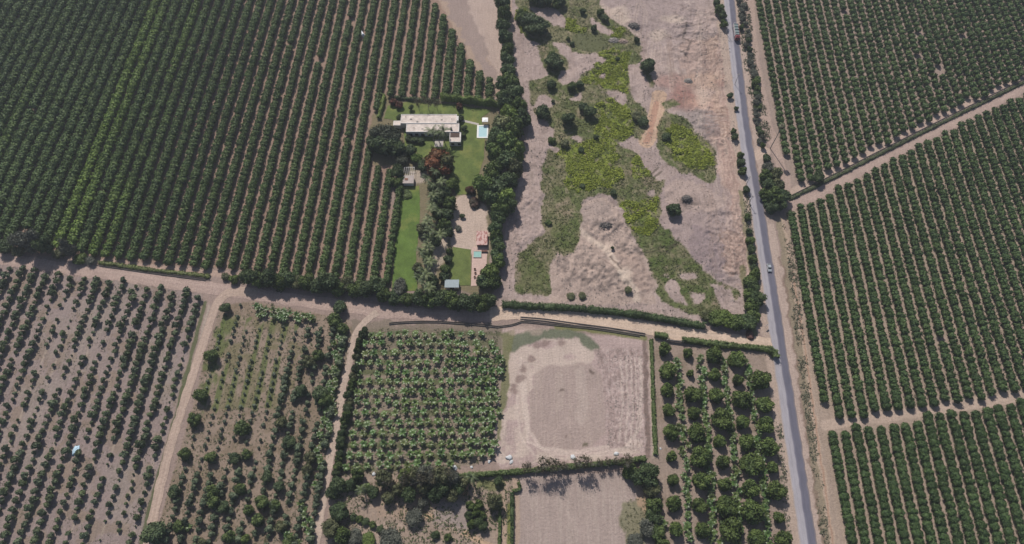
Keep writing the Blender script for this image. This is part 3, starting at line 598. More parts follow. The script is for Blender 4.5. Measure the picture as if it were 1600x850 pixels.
# ------------------------------------------------------------------ citrus fields
rng = np.random.default_rng(11)
CITCOL = ((.056, .090, .030), (.084, .120, .038))
def cit(seed, n, leaf, sub): 
    r = np.random.default_rng(seed); L = [(0, 0, 1.75, 2.0, 1.95, 1.55)]
    for k in range(4): a = k * 1.57 + r.uniform(-.5, .5); L.append((1.1 * math.cos(a), 1.1 * math.sin(a), r.uniform(1.6, 2.5), .95, .95, .85))
    return crown_tpl(seed, L, n, leaf, sub, CITCOL, jitter=.16)
CIT_NEAR = [cit(100 + k, 420, .42, 2) for k in range(6)]
CIT_FAR = [cit(100 + k, 105, .66, 1) for k in range(6)]
cits = []
def hf(x): return 1.06 - .21 * float(sstep(-230, -120, x)) if x < -40 else 1.0
def row_field(FP, x0, sp, pitch, w_, h_, k0, k1, lab, group, tintf, miss=.004, jit=.25, wj=.08):
    Q = PP(FP); ys = [b for _, b in Q]
    for k in range(k0, k1):
        n = 0; ph = rng.uniform(0, pitch); y = max(ys) - ph; skip = 0
        while y > min(ys):
            xx = x0 + k * sp + ROWD * y
            if in1(xx, y, Q):
                n += 1
                if rng.random() < miss: skip = rng.integers(1, 3)
                if skip > 0: skip -= 1
                else:
                    f = rng.uniform(1 - wj, 1 + wj)
                    cits.append(dict(x=xx + rng.normal() * jit * .5, y=y + rng.normal() * jit, t=int(rng.integers(6)), rot=rng.uniform(0, 6.28), s=(w_ * f * hf(xx), w_ * f * rng.uniform(.95, 1.08) * hf(xx), h_ * hf(xx) * rng.uniform(.9, 1.1)),
                        tint=tintf(xx, y, k), label=lab(n, k), group=group))
            y -= pitch
def tA(x, y, k):
    v = .85 + .4 * float(fbm(np.array([x]), np.array([y]), 60, 3, 2)[0]); v *= rng.uniform(.88, 1.12); t = np.array([v, v, v])
    b = {-9: 1.0, -8: .95, -6: .8, -5: .6, -17: .3, -12: .2}.get(k, 0) * float(sstep({-9: -.3, -8: 0}.get(k, .35), .5, fbm(np.array([x * 3]), np.array([y]), 45, 2, 4))[0])
    if -10 <= k <= -4 and y > 200: b = max(b, .12)
    t = t * (1 - b) + np.array([1.75, 1.72, 1.1]) * b * rng.uniform(.85, 1.1)
    return tuple(t)
A0 = -165.7
row_field(FA, A0, 6.03, 2.35, 1.10, 1.2, -38, 17, lambda n, k: 'hedgerow citrus tree, %s from the far end of the %s row counted from the riverbed' % (nth(n), nth(max(1, 28 - k))), 'citrus trees of the big north-west field', tA, .0035)
row_field(FA, A0 + 17 * 6.03, 5.82, 2.35, 1.08, 1.15, 0, 14, lambda n, k: 'hedgerow citrus tree, %s from the far end of the %s row counted from the villa side' % (nth(n), nth(14 - k)), 'citrus trees of the big north-west field', tA, .003)
def tB(x, y, k): v = rng.uniform(.85, 1.2); return (v * 1.0, v * 1.02, v * 1.08)
def tC(x, y, k): v = .88 * rng.uniform(.8, 1.18) * (.85 + .3 * float(fbm(np.array([x]), np.array([y]), 40, 3, 2)[0])); return (v * .92, v * 1.0, v)
row_field(FB, 130.6, 4.85, 3.9, .95, 1.1, 0, 50, lambda n, k: 'round citrus tree, %s down the %s row of the north-east field' % (nth(n), nth(k + 1)), 'citrus trees of the north-east field', tB, .006, .15)
row_field(FC, 127.6, 5.08, 2.7, .93, 1.0, 0, 50, lambda n, k: 'citrus tree, %s from the diagonal track in the %s row from the paved road' % (nth(n), nth(k + 1)), 'citrus trees between the two farm tracks', tC, .002, .2)
row_field(FD, 128.4, 5.08, 2.7, .93, 1.0, 0, 40, lambda n, k: 'citrus tree, %s from the cross track in the %s row from the paved road' % (nth(n), nth(k + 1)), 'citrus trees south of the cross track', tC, .002, .2)
build_kind('citrus_tree', 'tree', cits, CIT_NEAR, M_LEAF, 300, 'citrus_orchard', 'dense rows of dark green citrus hedgerows filling the large fields', CIT_FAR)

# ------------------------------------------------------------------ young avocado field
avo = []
AVC = ((.080, .106, .056), (.112, .14, .07))
def ball(seed, n, leaf, col=AVC, k=4, sub=2):
    return crown_tpl(seed, lobes_for(seed, 1.0, 1.9, k, .22, .62), n, leaf, sub, col)
AVO = [ball(200 + k, 170, .38) for k in range(5)]; AVOF = [ball(200 + k, 80, .5, AVC, 4, 1) for k in range(5)]
QE = PP(FE); sizeN = lambda x, y: float(fbm(np.array([x]), np.array([y]), 26, 3, 3)[0])
for k in range(-1, 32):
    x0 = -159.4 + 6.1 - k * 6.08; n = 0; y = 156 - rng.uniform(0, 3)
    while y > 8:
        y -= rng.uniform(2.6, 3.6); xx = x0 + ROWD * y
        if not in1(xx, y, QE): continue
        n += 1; v = sizeN(xx * 1.5, y) + rng.normal() * .11 + .012 * min(k, 9)
        u_, v_ = proj(xx, y)
        if v < .36 - (.05 if k > 7 else 0): 
            if rng.random() < .35: continue
            s = rng.uniform(.4, .85)
        else: s = min(1.75, 1.0 + (v - .36) * 2.4) * rng.uniform(.82, 1.1)
        sz = 'small' if s < .95 else 'medium' if s < 1.6 else 'large'; g_ = rng.uniform(.8, 1.2)
        avo.append(dict(x=xx + rng.normal() * .25, y=y, t=int(rng.integers(5)), rot=rng.uniform(0, 6.28), s=(s, s, s * rng.uniform(.8, 1.05)), tint=(g_, g_, g_ * rng.uniform(.9, 1.15)),
            label='%s avocado tree, %s down from the dirt road in the %s row from the ditch' % (sz, nth(n), nth(k + 2)), group='avocado trees of the south-west field'))
build_kind('avocado_tree', 'tree', avo, AVO, M_LEAF, 300, 'avocado_orchard', 'rows of young round avocado trees on bare grey soil', AVOF)

# ------------------------------------------------------------------ mixed orchard between the lanes
SAPC = ((.085, .105, .07), (.12, .14, .095))
SAP = [ball(300 + k, 110, .36, SAPC, 3) for k in range(4)]
sap = []; QF = PP(FF); big_orch = []
for k in range(0, 15):
    x0 = -141.6 + 2.75 + (k - 1) * 5.5; n = 0; y = 140
    while y > 14:
        y -= rng.uniform(2.5, 3.6); xx = x0 + ROWD * y
        if not in1(xx, y, QF): continue
        u_, v_ = proj(xx, y)
        if 385 < u_ and v_ < 512 and u_ < 545: continue
        n += 1
        east = u_ > 470 - (v_ - 500) * .28
        south = v_ > 740
        r_ = rng.random()
        if east or south: s = rng.uniform(1.0, 1.9) if r_ < .92 else 0
        else: s = rng.uniform(.6, 1.0) if r_ < .85 else 0
        if not s: continue
        g_ = rng.uniform(.75, 1.15); tint = (g_, g_, g_) if s < 1 else (g_ * .85, g_ * .9, g_ * .78)
        sap.append(dict(x=xx + rng.normal() * .15, y=y, t=int(rng.integers(4)), rot=rng.uniform(0, 6.28), s=(s, s, s * rng.uniform(.8, 1.1)), tint=tuple(1.12 * q for q in tint),
            label='%s tree, %s down the %s row east of the sandy lane' % ('low grey-green' if s < 1 else 'bushy green', nth(n), nth(k + 1)), group='mixed orchard trees between the two lanes'))
build_kind('orchard_tree', 'tree', sap, SAP, M_LEAF, 300, 'orchard_scrub', 'distant small trees of the mixed orchard')

# ------------------------------------------------------------------ trunks and bigger trees
def trunk_mesh(name, h, r, mat, limbs=5, seed=0, spread=.5):
    rg = random.Random(seed); mb = MB(); top = (rg.uniform(-.1, .1) * h, rg.uniform(-.1, .1) * h, h * .62); mb.tube((0, 0, -.3), top, r, r * .6, 8)
    for k in range(limbs):
        a = k * 6.283 / limbs + rg.uniform(-.4, .4); z0 = rg.uniform(.35, .6) * h; p0 = (top[0] * z0 / (h * .62), top[1] * z0 / (h * .62), z0)
        mb.tube(p0, (p0[0] + math.cos(a) * h * spread * .5, p0[1] + math.sin(a) * h * spread * .5, z0 + h * .3), r * .45, r * .12, 6)
    bmesh.ops.recalc_face_normals(mb.b, faces=mb.b.faces); me = bpy.data.meshes.new(name); mb.b.to_mesh(me); mb.b.free(); me.materials.append(mat); return me
DARK = ((.046, .070, .030), (.076, .104, .042)); MANGO = ((.058, .088, .028), (.10, .135, .040)); OLIVE = ((.080, .090, .045), (.12, .125, .06)); LIME = ((.085, .12, .03), (.12, .16, .04)); GREYG = ((.085, .09, .07), (.11, .115, .09))
TPLS = {}
def tree_tpls(key, cols, r=1.0, h=1.6, n=900, leaf=.16, lob=7, base=.25, sub=2, cnt=4, spread=.12, core=.86):
    TPLS[key] = [tpl_mesh('crown', crown_tpl(hash(key) % 1 + 400 + k * 13 + len(key), lobes_for(400 + k * 7 + len(key), r, h, lob, base), n, leaf, sub, cols, spread=spread, core=core), M_LEAF) for k in range(cnt)]
tree_tpls('dark', DARK, 1, 1.7, 2000, .17, 15, .2, 2, 5, .2, .76); tree_tpls('mango', MANGO, 1, 1.35, 1900, .17, 14, .15, 2, 5, .2, .76); tree_tpls('olive', OLIVE, 1, 1.5, 1300, .14, 11, .25, 2, 3, .2, .74)
tree_tpls('lime', LIME, 1, 1.3, 1200, .16, 9, .2, 2, 3); tree_tpls('grey', GREYG, 1, 1.4, 1500, .12, 12, .25, 2, 3, .26, .6)
tree_tpls('red', ((.17, .045, .035), (.10, .055, .03)), 1, 1.2, 1200, .15, 9, .2, 2, 2); tree_tpls('flame', ((.22, .07, .035), (.07, .085, .03)), 1, 1.15, 1600, .14, 13, .25, 2, 1)
TRK = trunk_mesh('trunk', 1.0, .07, M_BARK, 5, 3, .8)
_tc = [0]
def tree(name, px, py, r, h, key, label, cat='tree', group=None, tint=(1, 1, 1), zc=None):
    """px, py: where the middle of the crown shows in the photo; r crown radius and h height in metres"""
    zc = h * .6 if zc is None else zc; x, y = P(px, py, zc); return tree_at(name, x, y, r, h, key, label, cat, group, tint)
def tree_at(name, x, y, r, h, key, label, cat='tree', group=None, tint=(1, 1, 1)):
    _tc[0] += 1; k = _tc[0]; ms = TPLS[key]; hh = {'dark': 1.7, 'mango': 1.35, 'olive': 1.5, 'lime': 1.3, 'grey': 1.4, 'red': 1.2, 'flame': 1.15}[key]
    root = thing(name, label, cat, (x, y, gz(x, y) - .05), (k * 2.4) % 6.28, group)
    c = link('crown', ms[k % len(ms)], root); c.scale = (r, r, h / hh); c.color = (*tint, 1)
    t = link('trunk', TRK, root); t.scale = (h, h, h * .75)
    return root
rr = random.Random(5)
# mango block: (px, py, radius)
MG = [[(1038, 546, 2.6), (1043, 580, 3.5), (1043, 610, 2.9), (1045, 642, 2.6), (1048, 676, 3.0), (1049, 714, 2.0), (1051, 750, 2.2), (1053, 787, 3.0), (1056, 828, 2.6)],
      [(1074, 552, 2.0), (1078, 584, 1.4), (1082, 616, 3.4), (1084, 646, 2.6), (1088, 678, 3.6), (1094, 714, 3.9), (1096, 752, 3.3), (1093, 790, 2.8), (1098, 829, 2.9)],
      [(1114, 556, 3.4), (1116, 586, 2.5), (1118, 618, 3.0), (1128, 656, 4.2), (1124, 690, 2.5), (1128, 722, 2.6), (1132, 757, 2.5), (1134, 791, 4.0), (1142, 829, 4.4)],
      [(1151, 562, 3.6), (1152, 594, 2.2), (1158, 624, 3.7), (1160, 659, 2.8), (1166, 692, 3.2), (1174, 726, 4.4), (1172, 763, 3.2), (1176, 799, 4.2), (1182, 840, 3.2)],
      [(1188, 594, 3.9), (1194, 632, 3.5), (1196, 664, 3.2), (1202, 698, 3.5), (1207, 731, 2.3), (1212, 767, 3.5), (1216, 808, 2.2), (1224, 843, 3.1)]]
for i, colm in enumerate(MG):
    for j, (px, py, r) in enumerate(colm):
        g_ = rr.uniform(.85, 1.25)
        tree('mango_tree', px, py, r * 1.04, r * 1.15 + 1.2, 'mango', '%s mango tree, %s from the dirt road in the %s column from the bare lot' % ('big' if r > 3.3 else 'small' if r < 2.4 else 'round', nth(j + 1), nth(i + 1)), 'tree', 'mango trees interplanted with bananas', (g_, g_, g_ * .9), zc=r * .75)
# larger dark trees scattered in the mixed orchard
BO = [(353, 481, 2.3, 'dark'), (330, 555, 2.9, 'mango'), (314, 617, 2.8, 'mango'), (303, 656, 2.6, 'mango'), (288, 709, 2.8, 'mango'), (329, 714, 2.7, 'mango'), (367, 716, 2.6, 'dark'), (385, 711, 2.4, 'mango'), (378, 668, 3.1, 'mango'), (272, 768, 2.9, 'dark'), (332, 768, 3.1, 'mango'), (333, 784, 3.0, 'mango'), (350, 792, 2.6, 'dark'),
      (376, 764, 2.7, 'mango'), (409, 784, 3.0, 'mango'), (417, 745, 2.6, 'dark'), (388, 797, 2.3, 'mango'), (278, 823, 2.9, 'mango'), (241, 832, 4.2, 'dark'), (358, 838, 2.7, 'mango'), (402, 812, 2.9, 'mango'), (438, 822, 2.8, 'olive'), (430, 790, 2.6, 'mango'), (436, 760, 2.5, 'dark'), (482, 565, 2.8, 'olive'), (497, 555, 2.4, 'mango'), (470, 610, 2.7, 'dark'),
       (500, 615, 3.4, 'dark'), (508, 625, 3.0, 'mango'),   (440, 660, 2.5, 'olive'),   (452, 690, 2.5, 'dark'), (485, 715, 3.0, 'olive'), (480, 735, 2.8, 'olive'),   (383, 842, 2.2, 'lime'),  (530, 480, 3.0, 'dark'), (522, 500, 3.0, 'mango'), (535, 512, 2.6, 'mango'), (452, 845, 2.7, 'mango'), (315, 850, 2.5, 'olive')]
BO.sort(key=lambda a: (a[1]))
for i, (px, py, r, k_) in enumerate(BO):
    if py > 700 and r < 4: r *= .84
    tree('shade_tree', px, py, r, r * 1.25 + 1, k_, '%s tree standing above the mixed orchard rows, %s counting down from the dirt road' % ({'dark': 'dark full', 'mango': 'round green', 'olive': 'grey-green loose', 'lime': 'bright yellow-green'}[k_], nth(i + 1)), 'tree', 'larger trees among the mixed orchard', (1.3, 1.25, 1.4) if k_ != 'olive' else (1, 1, 1), zc=r)
# windbreak of big trees between estate and riverbed
WB = [(785, 6, 4.2, 9), (788, 22, 4.0, 9), (786, 40, 4.0, 9), (790, 58, 4.0, 9), (792, 76, 3.8, 8), (793, 94, 3.8, 8), (795, 112, 4.2, 8), (798, 128, 4.8, 9), (786, 132, 4.0, 8), (803, 146, 5.2, 9), (790, 158, 4.6, 9), (812, 165, 4.2, 8), (797, 178, 5.4, 10), (816, 185, 4.6, 9), (784, 192, 5.0, 10), (802, 202, 5.6, 10), (776, 212, 4.6, 9), (794, 224, 5.6, 10), (806, 236, 4.6, 9), (776, 235, 5.0, 10),
      (790, 250, 5.0, 10), (805, 262, 4.4, 9), (770, 270, 4.8, 9), (756, 288, 5.0, 9), (776, 290, 5.6, 10), (796, 282, 4.4, 9), (790, 304, 4.6, 9), (768, 308, 4.2, 8), (794, 320, 3.8, 8), (782, 326, 4.4, 8), (778, 342, 3.6, 8), (774, 356, 3.4, 7), (776, 370, 3.4, 7), (778, 384, 3.4, 7), (776, 398, 3.2, 6.5), (778, 410, 3.2, 6), (765, 426, 4.4, 7), (756, 440, 3.4, 5.5), (772, 440, 3.4, 5.5), (769, 226, 3.6, 8), (756, 300, 3.4, 7)]
WB.sort(key=lambda a: a[1])
for i, (px, py, r, h) in enumerate(WB):
    k_ = ['dark', 'mango', 'dark', 'mango', 'lime', 'dark', 'olive', 'mango'][i % 8] if 150 < py < 310 else ['dark', 'mango', 'dark'][i % 3]
    if (px, py) in ((765, 426),): k_ = 'lime'
    g_ = rr.uniform(.95, 1.7)
    tree('windbreak_tree', px, py, r, h, k_, '%s tree in the windbreak beside the riverbed, %s from its north end' % ({'dark': 'dark', 'mango': 'green', 'lime': 'yellowish', 'olive': 'olive'}[k_], nth(i + 1)), 'tree', 'windbreak trees between estate and riverbed', (g_, g_, g_))
# trees along the dirt road north side
RD = [(8, 384, 3.6, 5, 'dark'), (30, 392, 3.0, 4.5, 'olive'), (32, 376, 4.0, 9, 'grey'), (50, 378, 4.8, 12, 'grey'), (68, 382, 3.6, 10, 'dark'), (92, 396, 3.0, 4, 'olive'), (104, 388, 3.4, 10, 'grey'), (125, 404, 3.2, 3, 'lime'), (142, 406, 2.6, 2.5, 'grey'),
      (366, 436, 2.4, 3, 'lime'), (352, 432, 2.0, 2, 'olive'), (388, 432, 4.0, 7.5, 'dark'), (404, 438, 3.4, 5, 'mango'), (420, 434, 4.2, 8, 'dark'), (436, 440, 3.8, 6, 'mango'), (450, 436, 3.8, 7, 'dark'), (466, 442, 3.6, 5, 'olive'), (480, 440, 3.6, 6, 'mango'), (496, 446, 3.8, 6, 'dark'), (514, 440, 4.4, 8, 'dark'), (528, 450, 3.6, 5, 'mango'), (543, 444, 3.6, 6, 'olive'), (556, 452, 3.6, 5, 'mango'), (572, 450, 4.0, 6, 'dark'), (590, 446, 4.0, 6, 'dark'), (600, 460, 3.4, 5, 'mango'), (624, 452, 3.4, 4.5, 'grey'), (616, 466, 3.2, 4.5, 'dark'), (636, 466, 3.4, 5, 'mango'),
      (655, 466, 3.6, 6, 'dark'), (672, 468, 3.8, 6, 'mango'), (690, 466, 4.0, 7, 'dark'), (706, 470, 3.8, 7, 'mango'), (722, 472, 4.2, 7, 'dark'), (738, 474, 4.0, 7, 'dark'), (753, 474, 4.0, 7, 'mango'), (765, 470, 3.2, 6, 'dark')]
for i, (px, py, r, h, k_) in enumerate(RD):
    side = 'west of the sandy lane' if px < 340 else 'between sandy lane and estate gate'
    tree('roadside_tree', px, py, r, h, k_, '%s, %s of the road-edge line counted from its west end' % ({'dark': 'dark green tree', 'mango': 'round green tree', 'lime': 'yellow-green bush', 'olive': 'olive bush', 'grey': 'greyish feathery tree'}[k_], nth(i + 1)), 'tree', 'trees along the north edge of the dirt road', (rr.uniform(.85, 1.15),) * 3)
# hedge-like bushes along the sandy road, north side, and by the junction
for i, (px, py, r, h, k_) in enumerate([(1118, 498, 3.6, 4, 'mango'), (1134, 500, 4.0, 4.5, 'lime'), (1150, 503, 4.2, 4.5, 'mango'), (1166, 503, 4.2, 5, 'dark'), (1177, 496, 3.2, 4, 'mango'), (1104, 492, 3.0, 3, 'olive'), (1176, 478, 3.6, 5, 'mango'), (1182, 466, 3.6, 5, 'dark'), (1172, 460, 3.0, 4, 'mango'), (1176, 448, 3.2, 5, 'dark'), (1170, 440, 2.8, 4, 'mango'), (1180, 430, 2.8, 4.5, 'mango')]):
    tree('roadside_bush', px, py, r, h, k_, '%s bush crowding the road junction corner, %s counting from the sandy road north' % ({'dark': 'dark', 'mango': 'leafy green', 'lime': 'yellow-green', 'olive': 'olive'}[k_], nth(i + 1)), 'bush', 'bushes at the junction corner', (1.1, 1.1, 1.0), zc=h * .5)
for i, (px, py, r, h) in enumerate([(1178, 420, 2.0, 3), (1176, 405, 2.2, 3), (1174, 390, 2.0, 3), (1172, 376, 2.2, 3), (1170, 362, 1.6, 2.5), (1168, 340, 1.7, 2.6), (1166, 296, 1.9, 3.2), (1160, 268, 2.0, 3.4), (1158, 254, 2.2, 3.6), (1157, 243, 1.8, 3), (1148, 214, 1.8, 3), (1146, 205, 1.4, 2.4), (1140, 150, 1.7, 2.8), (1131, 38, 2.2, 4), (1129, 25, 2.4, 4), (1123, 16, 2.8, 4.4), (1120, 4, 2.0, 3)]):
    tree('roadside_bush', px, py, r, h, 'mango' if i % 2 else 'dark', '%s bush on the west verge of the paved road, %s from the junction' % ('small' if r < 2 else 'round', nth(i + 1)), 'bush', 'bushes on the west verge of the paved road', (1.05, 1.05, 1.05), zc=h * .5)
# east verge of the paved road, north part, and the clump by the palm
ev = []
for i in range(34):
    t_ = i / 33; py = 2 + t_ * 226; px = 1156 + t_ * 36 + rr.uniform(-5, 7); ev.append((px, py, rr.uniform(1.2, 2.4), rr.uniform(1.5, 3.2)))
for i, (px, py, r, h) in enumerate(ev):
    k_ = rr.choice(['grey', 'dark', 'grey', 'mango', 'grey'])
    tree('verge_shrub', px, py, r, h, k_, '%s shrub on the east verge, %s from the far end of the road' % ({'grey': 'greyish dry', 'dark': 'dark', 'mango': 'green'}[k_], nth(i + 1)), 'shrub', 'shrubs on the east verge of the paved road', (rr.uniform(.9, 1.2),) * 3, zc=h * .5)
for i, (px, py, r, h, k_) in enumerate([(1200, 262, 3.4, 5, 'grey'), (1196, 276, 3.2, 5, 'mango'), (1212, 272, 3.4, 5, 'olive'), (1202, 290, 3.6, 6, 'dark'), (1216, 290, 3.6, 6, 'olive'), (1222, 304, 3.8, 6, 'dark'), (1208, 308, 4.2, 7, 'mango'), (1206, 322, 3.4, 5, 'dark'), (1196, 302, 3.0, 5, 'mango'), (1219, 318, 3.2, 5, 'dark'), (1198, 246, 2.2, 3, 'dark'), (1278, 277, 3.0, 5, 'dark')]):
    tree('verge_tree', px, py, r, h, k_, ('dark tree standing alone over the diagonal canal hedge' if px > 1270 else '%s tree of the clump beside the canal head, %s from the palm' % ({'dark': 'dark', 'mango': 'green', 'olive': 'olive', 'grey': 'pale grey-green'}[k_], nth(i + 1))), 'tree', None if px > 1270 else 'clump of trees at the canal head', (1.05,) * 3)
# riverbed trees
RV = [(826, 32, 4.8, 6, 'dark'), (842, 42, 5.6, 7, 'dark'), (832, 44, 4.6, 6, 'dark'), (816, 26, 4.0, 5, 'mango'), (862, 96, 4.2, 6, 'dark'), (870, 100, 4.0, 5.5, 'dark'), (863, 88, 2.8, 4, 'mango'), (1012, 103, 3.9, 6, 'dark'), (862, 132, 2.6, 4, 'dark'), (893, 135, 2.6, 3.6, 'mango'), (906, 132, 2.2, 3, 'dark'), (848, 176, 3.8, 5.4, 'dark'), (888, 187, 3.4, 6, 'dark'), (912, 168, 2.6, 4, 'dark'), (921, 175, 3.4, 5, 'dark'), (1053, 328, 3.5, 5.5, 'dark'), (928, 44, 1.8, 3, 'dark'), (911, 18, 1.8, 3, 'dark'), (938, 20, 2.2, 3, 'mango'), (945, 28, 2.4, 3, 'dark'), (995, 62, 1.6, 3, 'dark'), (1041, 214, 2.4, 2.6, 'dark'), (995, 182, 3.2, 3, 'olive'), (1005, 190, 3.0, 3, 'dark'), (882, 225, 2.6, 2.6, 'olive'), (862, 220, 2.0, 2.4, 'mango'), (931, 214, 1.4, 2, 'dark'), (908, 234, 1.6, 1.6, 'dark'), (958, 302, 1.5, 2, 'dark'), (981, 454, 1.8, 1.6, 'olive'), (857, 348, 1.6, 1.5, 'mango'), (910, 462, 2.0, 1.3, 'olive'), (892, 463, 2.0, 1, 'olive'), (864, 158, 1.0, 1.5, 'dark'), (965, 92, 1.3, 1.6, 'dark'), (874, 2, 3.6, 6, 'dark'), (852, 2, 4.2, 6, 'dark'), (835, -2, 4.0, 6, 'mango'), (870, 8, 2.6, 4, 'mango'), (957, 388, .8, 1.6, 'dark'), (894, 68, 1.3, 2, 'dark'), (888, 60, 1.2, 2, 'mango'), (1150, 170, 1.2, 2, 'dark'), (910, 290, 1.4, 1.2, 'dark')]
used_lab = {}
for i, (px, py, r, h, k_) in enumerate(RV):
    kind = 'riverbed_tree' if h > 3.4 else 'riverbed_shrub'; near = 'near the murky pond' if 30 < py < 110 and px > 860 else 'beside the windbreak' if px < 850 and py > 20 else 'beyond the pond' if py <= 30 else 'in the middle scrub' if py < 260 else 'among the bare mounds'
    if (px, py) == (1053, 328): lb = 'lone round dark tree with a clear shadow on bare riverbed ground'
    elif (px, py) == (1012, 103): lb = 'dense green tree at the edge of the bare graded riverbed'
    else:
        n = used_lab[(kind, near, k_)] = used_lab.get((kind, near, k_), 0) + 1
        lb = '%s %s %s, %s of these from the north' % ({'dark': 'dark green', 'mango': 'leafy green', 'olive': 'dull olive'}[k_], 'tree' if h > 3.4 else 'shrub', near, nth(n))
    tree(kind, px, py, r, h, k_, lb, 'tree' if h > 3.4 else 'shrub', 'scattered trees and shrubs in the riverbed', zc=h * .5)
# estate trees
EST = [('garden_tree', 592, 206, 5.2, 8, 'grey', 'feathery grey-green tree west of the villa', (.62, .68, .55)), ('garden_tree', 610, 212, 6.4, 9, 'grey', 'largest feathery dark tree at the villa corner', (.55, .62, .5)), ('garden_tree', 600, 226, 5.6, 8, 'dark', 'dense dark tree beside the villa lawn', (1, 1, 1)), ('garden_tree', 618, 230, 4.6, 7, 'dark', 'dark tree overlapping the south-west lawn corner', (1, 1, 1)),
 ('garden_tree', 584, 222, 4.2, 7, 'dark', 'dark tree against the last citrus row', (1, 1, 1)), ('flame_tree', 687, 254, 7.6, 8.5, 'flame', 'broad tree with orange-red blossom south of the villa', (.78, .85, .8)), ('garden_bush', 640, 235, 3.6, 5, 'dark', 'dark bush behind the pergola shed', (1, 1, 1)), ('garden_bush', 628, 250, 3.4, 5, 'grey', 'grey-green bush beside the pergola shed', (.75, .8, .7)),
 ('garden_bush', 652, 248, 3.0, 4, 'lime', 'bright green bush beside the flame tree', (.9, 1, .9)), ('garden_bush', 662, 258, 3.2, 4.5, 'dark', 'dark bush at the foot of the flame tree', (1, 1, 1)), ('garden_bush', 620, 268, 3.2, 6, 'dark', 'tall dark bush on the west side of the pergola shed', (1, 1, 1)), ('garden_bush', 619, 284, 2.8, 4, 'mango', 'green bush at the top of the long lawn', (1, 1, 1)),
 ('red_bush', 614, 159, 2.1, 2.6, 'red', 'dark red bush nearest the clipped hedge', (.8, .9, .9)), ('red_bush', 623, 164, 2.2, 2.6, 'red', 'dark red bush, second from the clipped hedge', (.8, .9, .9)), ('red_bush', 718, 166, 1.9, 3, 'red', 'dark red bush against the tall hedge', (.8, .9, .9)), ('garden_bush', 642, 168, 1.4, 3, 'dark', 'small dark round bush on the north lawn', (1, 1, 1)), ('garden_bush', 706, 286, 3.4, 4.5, 'lime', 'yellow-green bush at the south lawn edge', (1, 1, 1)), ('red_bush', 735, 297, 2.4, 3, 'red', 'reddish bush at the south end of the villa lawn', (.6, .8, .8)),
 ('garden_bush', 624, 183, 1.6, 2.6, 'dark', 'dark bush at the north-west villa corner', (1, 1, 1)), ('garden_bush', 719, 184, 2.0, 3, 'dark', 'dark bush at the north-east villa corner', (1, 1, 1)), ('garden_bush', 725, 200, 1.6, 2.4, 'dark', 'dark bush against the east villa wall', (1, 1, 1)), ('garden_bush', 724, 210, 1.4, 2.2, 'mango', 'green bush beside the east villa wall', (1, 1, 1)),
 ('garden_bush', 638, 216, 1.8, 2.2, 'dark', 'dark bush below the west villa front wall', (1, 1, 1)), ('garden_bush', 648, 218, 2.0, 2.2, 'dark', 'dark bush in the middle of the villa front', (1, 1, 1)), ('garden_bush', 658, 220, 1.8, 2.2, 'dark', 'dark bush beside the paired villa palms', (1, 1, 1)),
 ('yard_bush', 722, 337, 1.3, 1.8, 'dark', 'small dark bush in the pale yard', (1, 1, 1)), ('yard_bush', 716, 357, 1.8, 1.4, 'grey', 'low grey bush at the edge of the pale yard', (1, 1, 1)), ('yard_bush', 742, 317, 3.0, 1.6, 'red', 'heap of reddish cut branches in the pale yard', (.5, .9, 1)), ('yard_bush', 700, 405, 2.0, 3, 'dark', 'dark bush beside the small lawn', (1, 1, 1)), ('yard_bush', 702, 392, 1.6, 2.6, 'mango', 'green bush at the north-west corner of the small lawn', (1, 1, 1)), ('yard_bush', 696, 420, 2.4, 3.4, 'mango', 'leafy bush halfway down the small lawn', (1, 1, 1)), ('yard_bush', 694, 432, 2.4, 3.4, 'dark', 'dark bush beside the grey shed roof', (1, 1, 1)),
 ('yard_bush', 626, 443, 3.0, 3.4, 'grey', 'round silvery bush at the foot of the long lawn', (1, 1, 1)), ('yard_bush', 635, 303, 2.6, 1.0, 'mango', 'low green patch of shrubs on the long lawn', (1, 1, 1))]
for (nm, px, py, r, h, k_, lb, ti) in EST: tree(nm, px, py, r, h, k_, lb, 'tree' if 'tree' in nm else 'bush', None, ti)
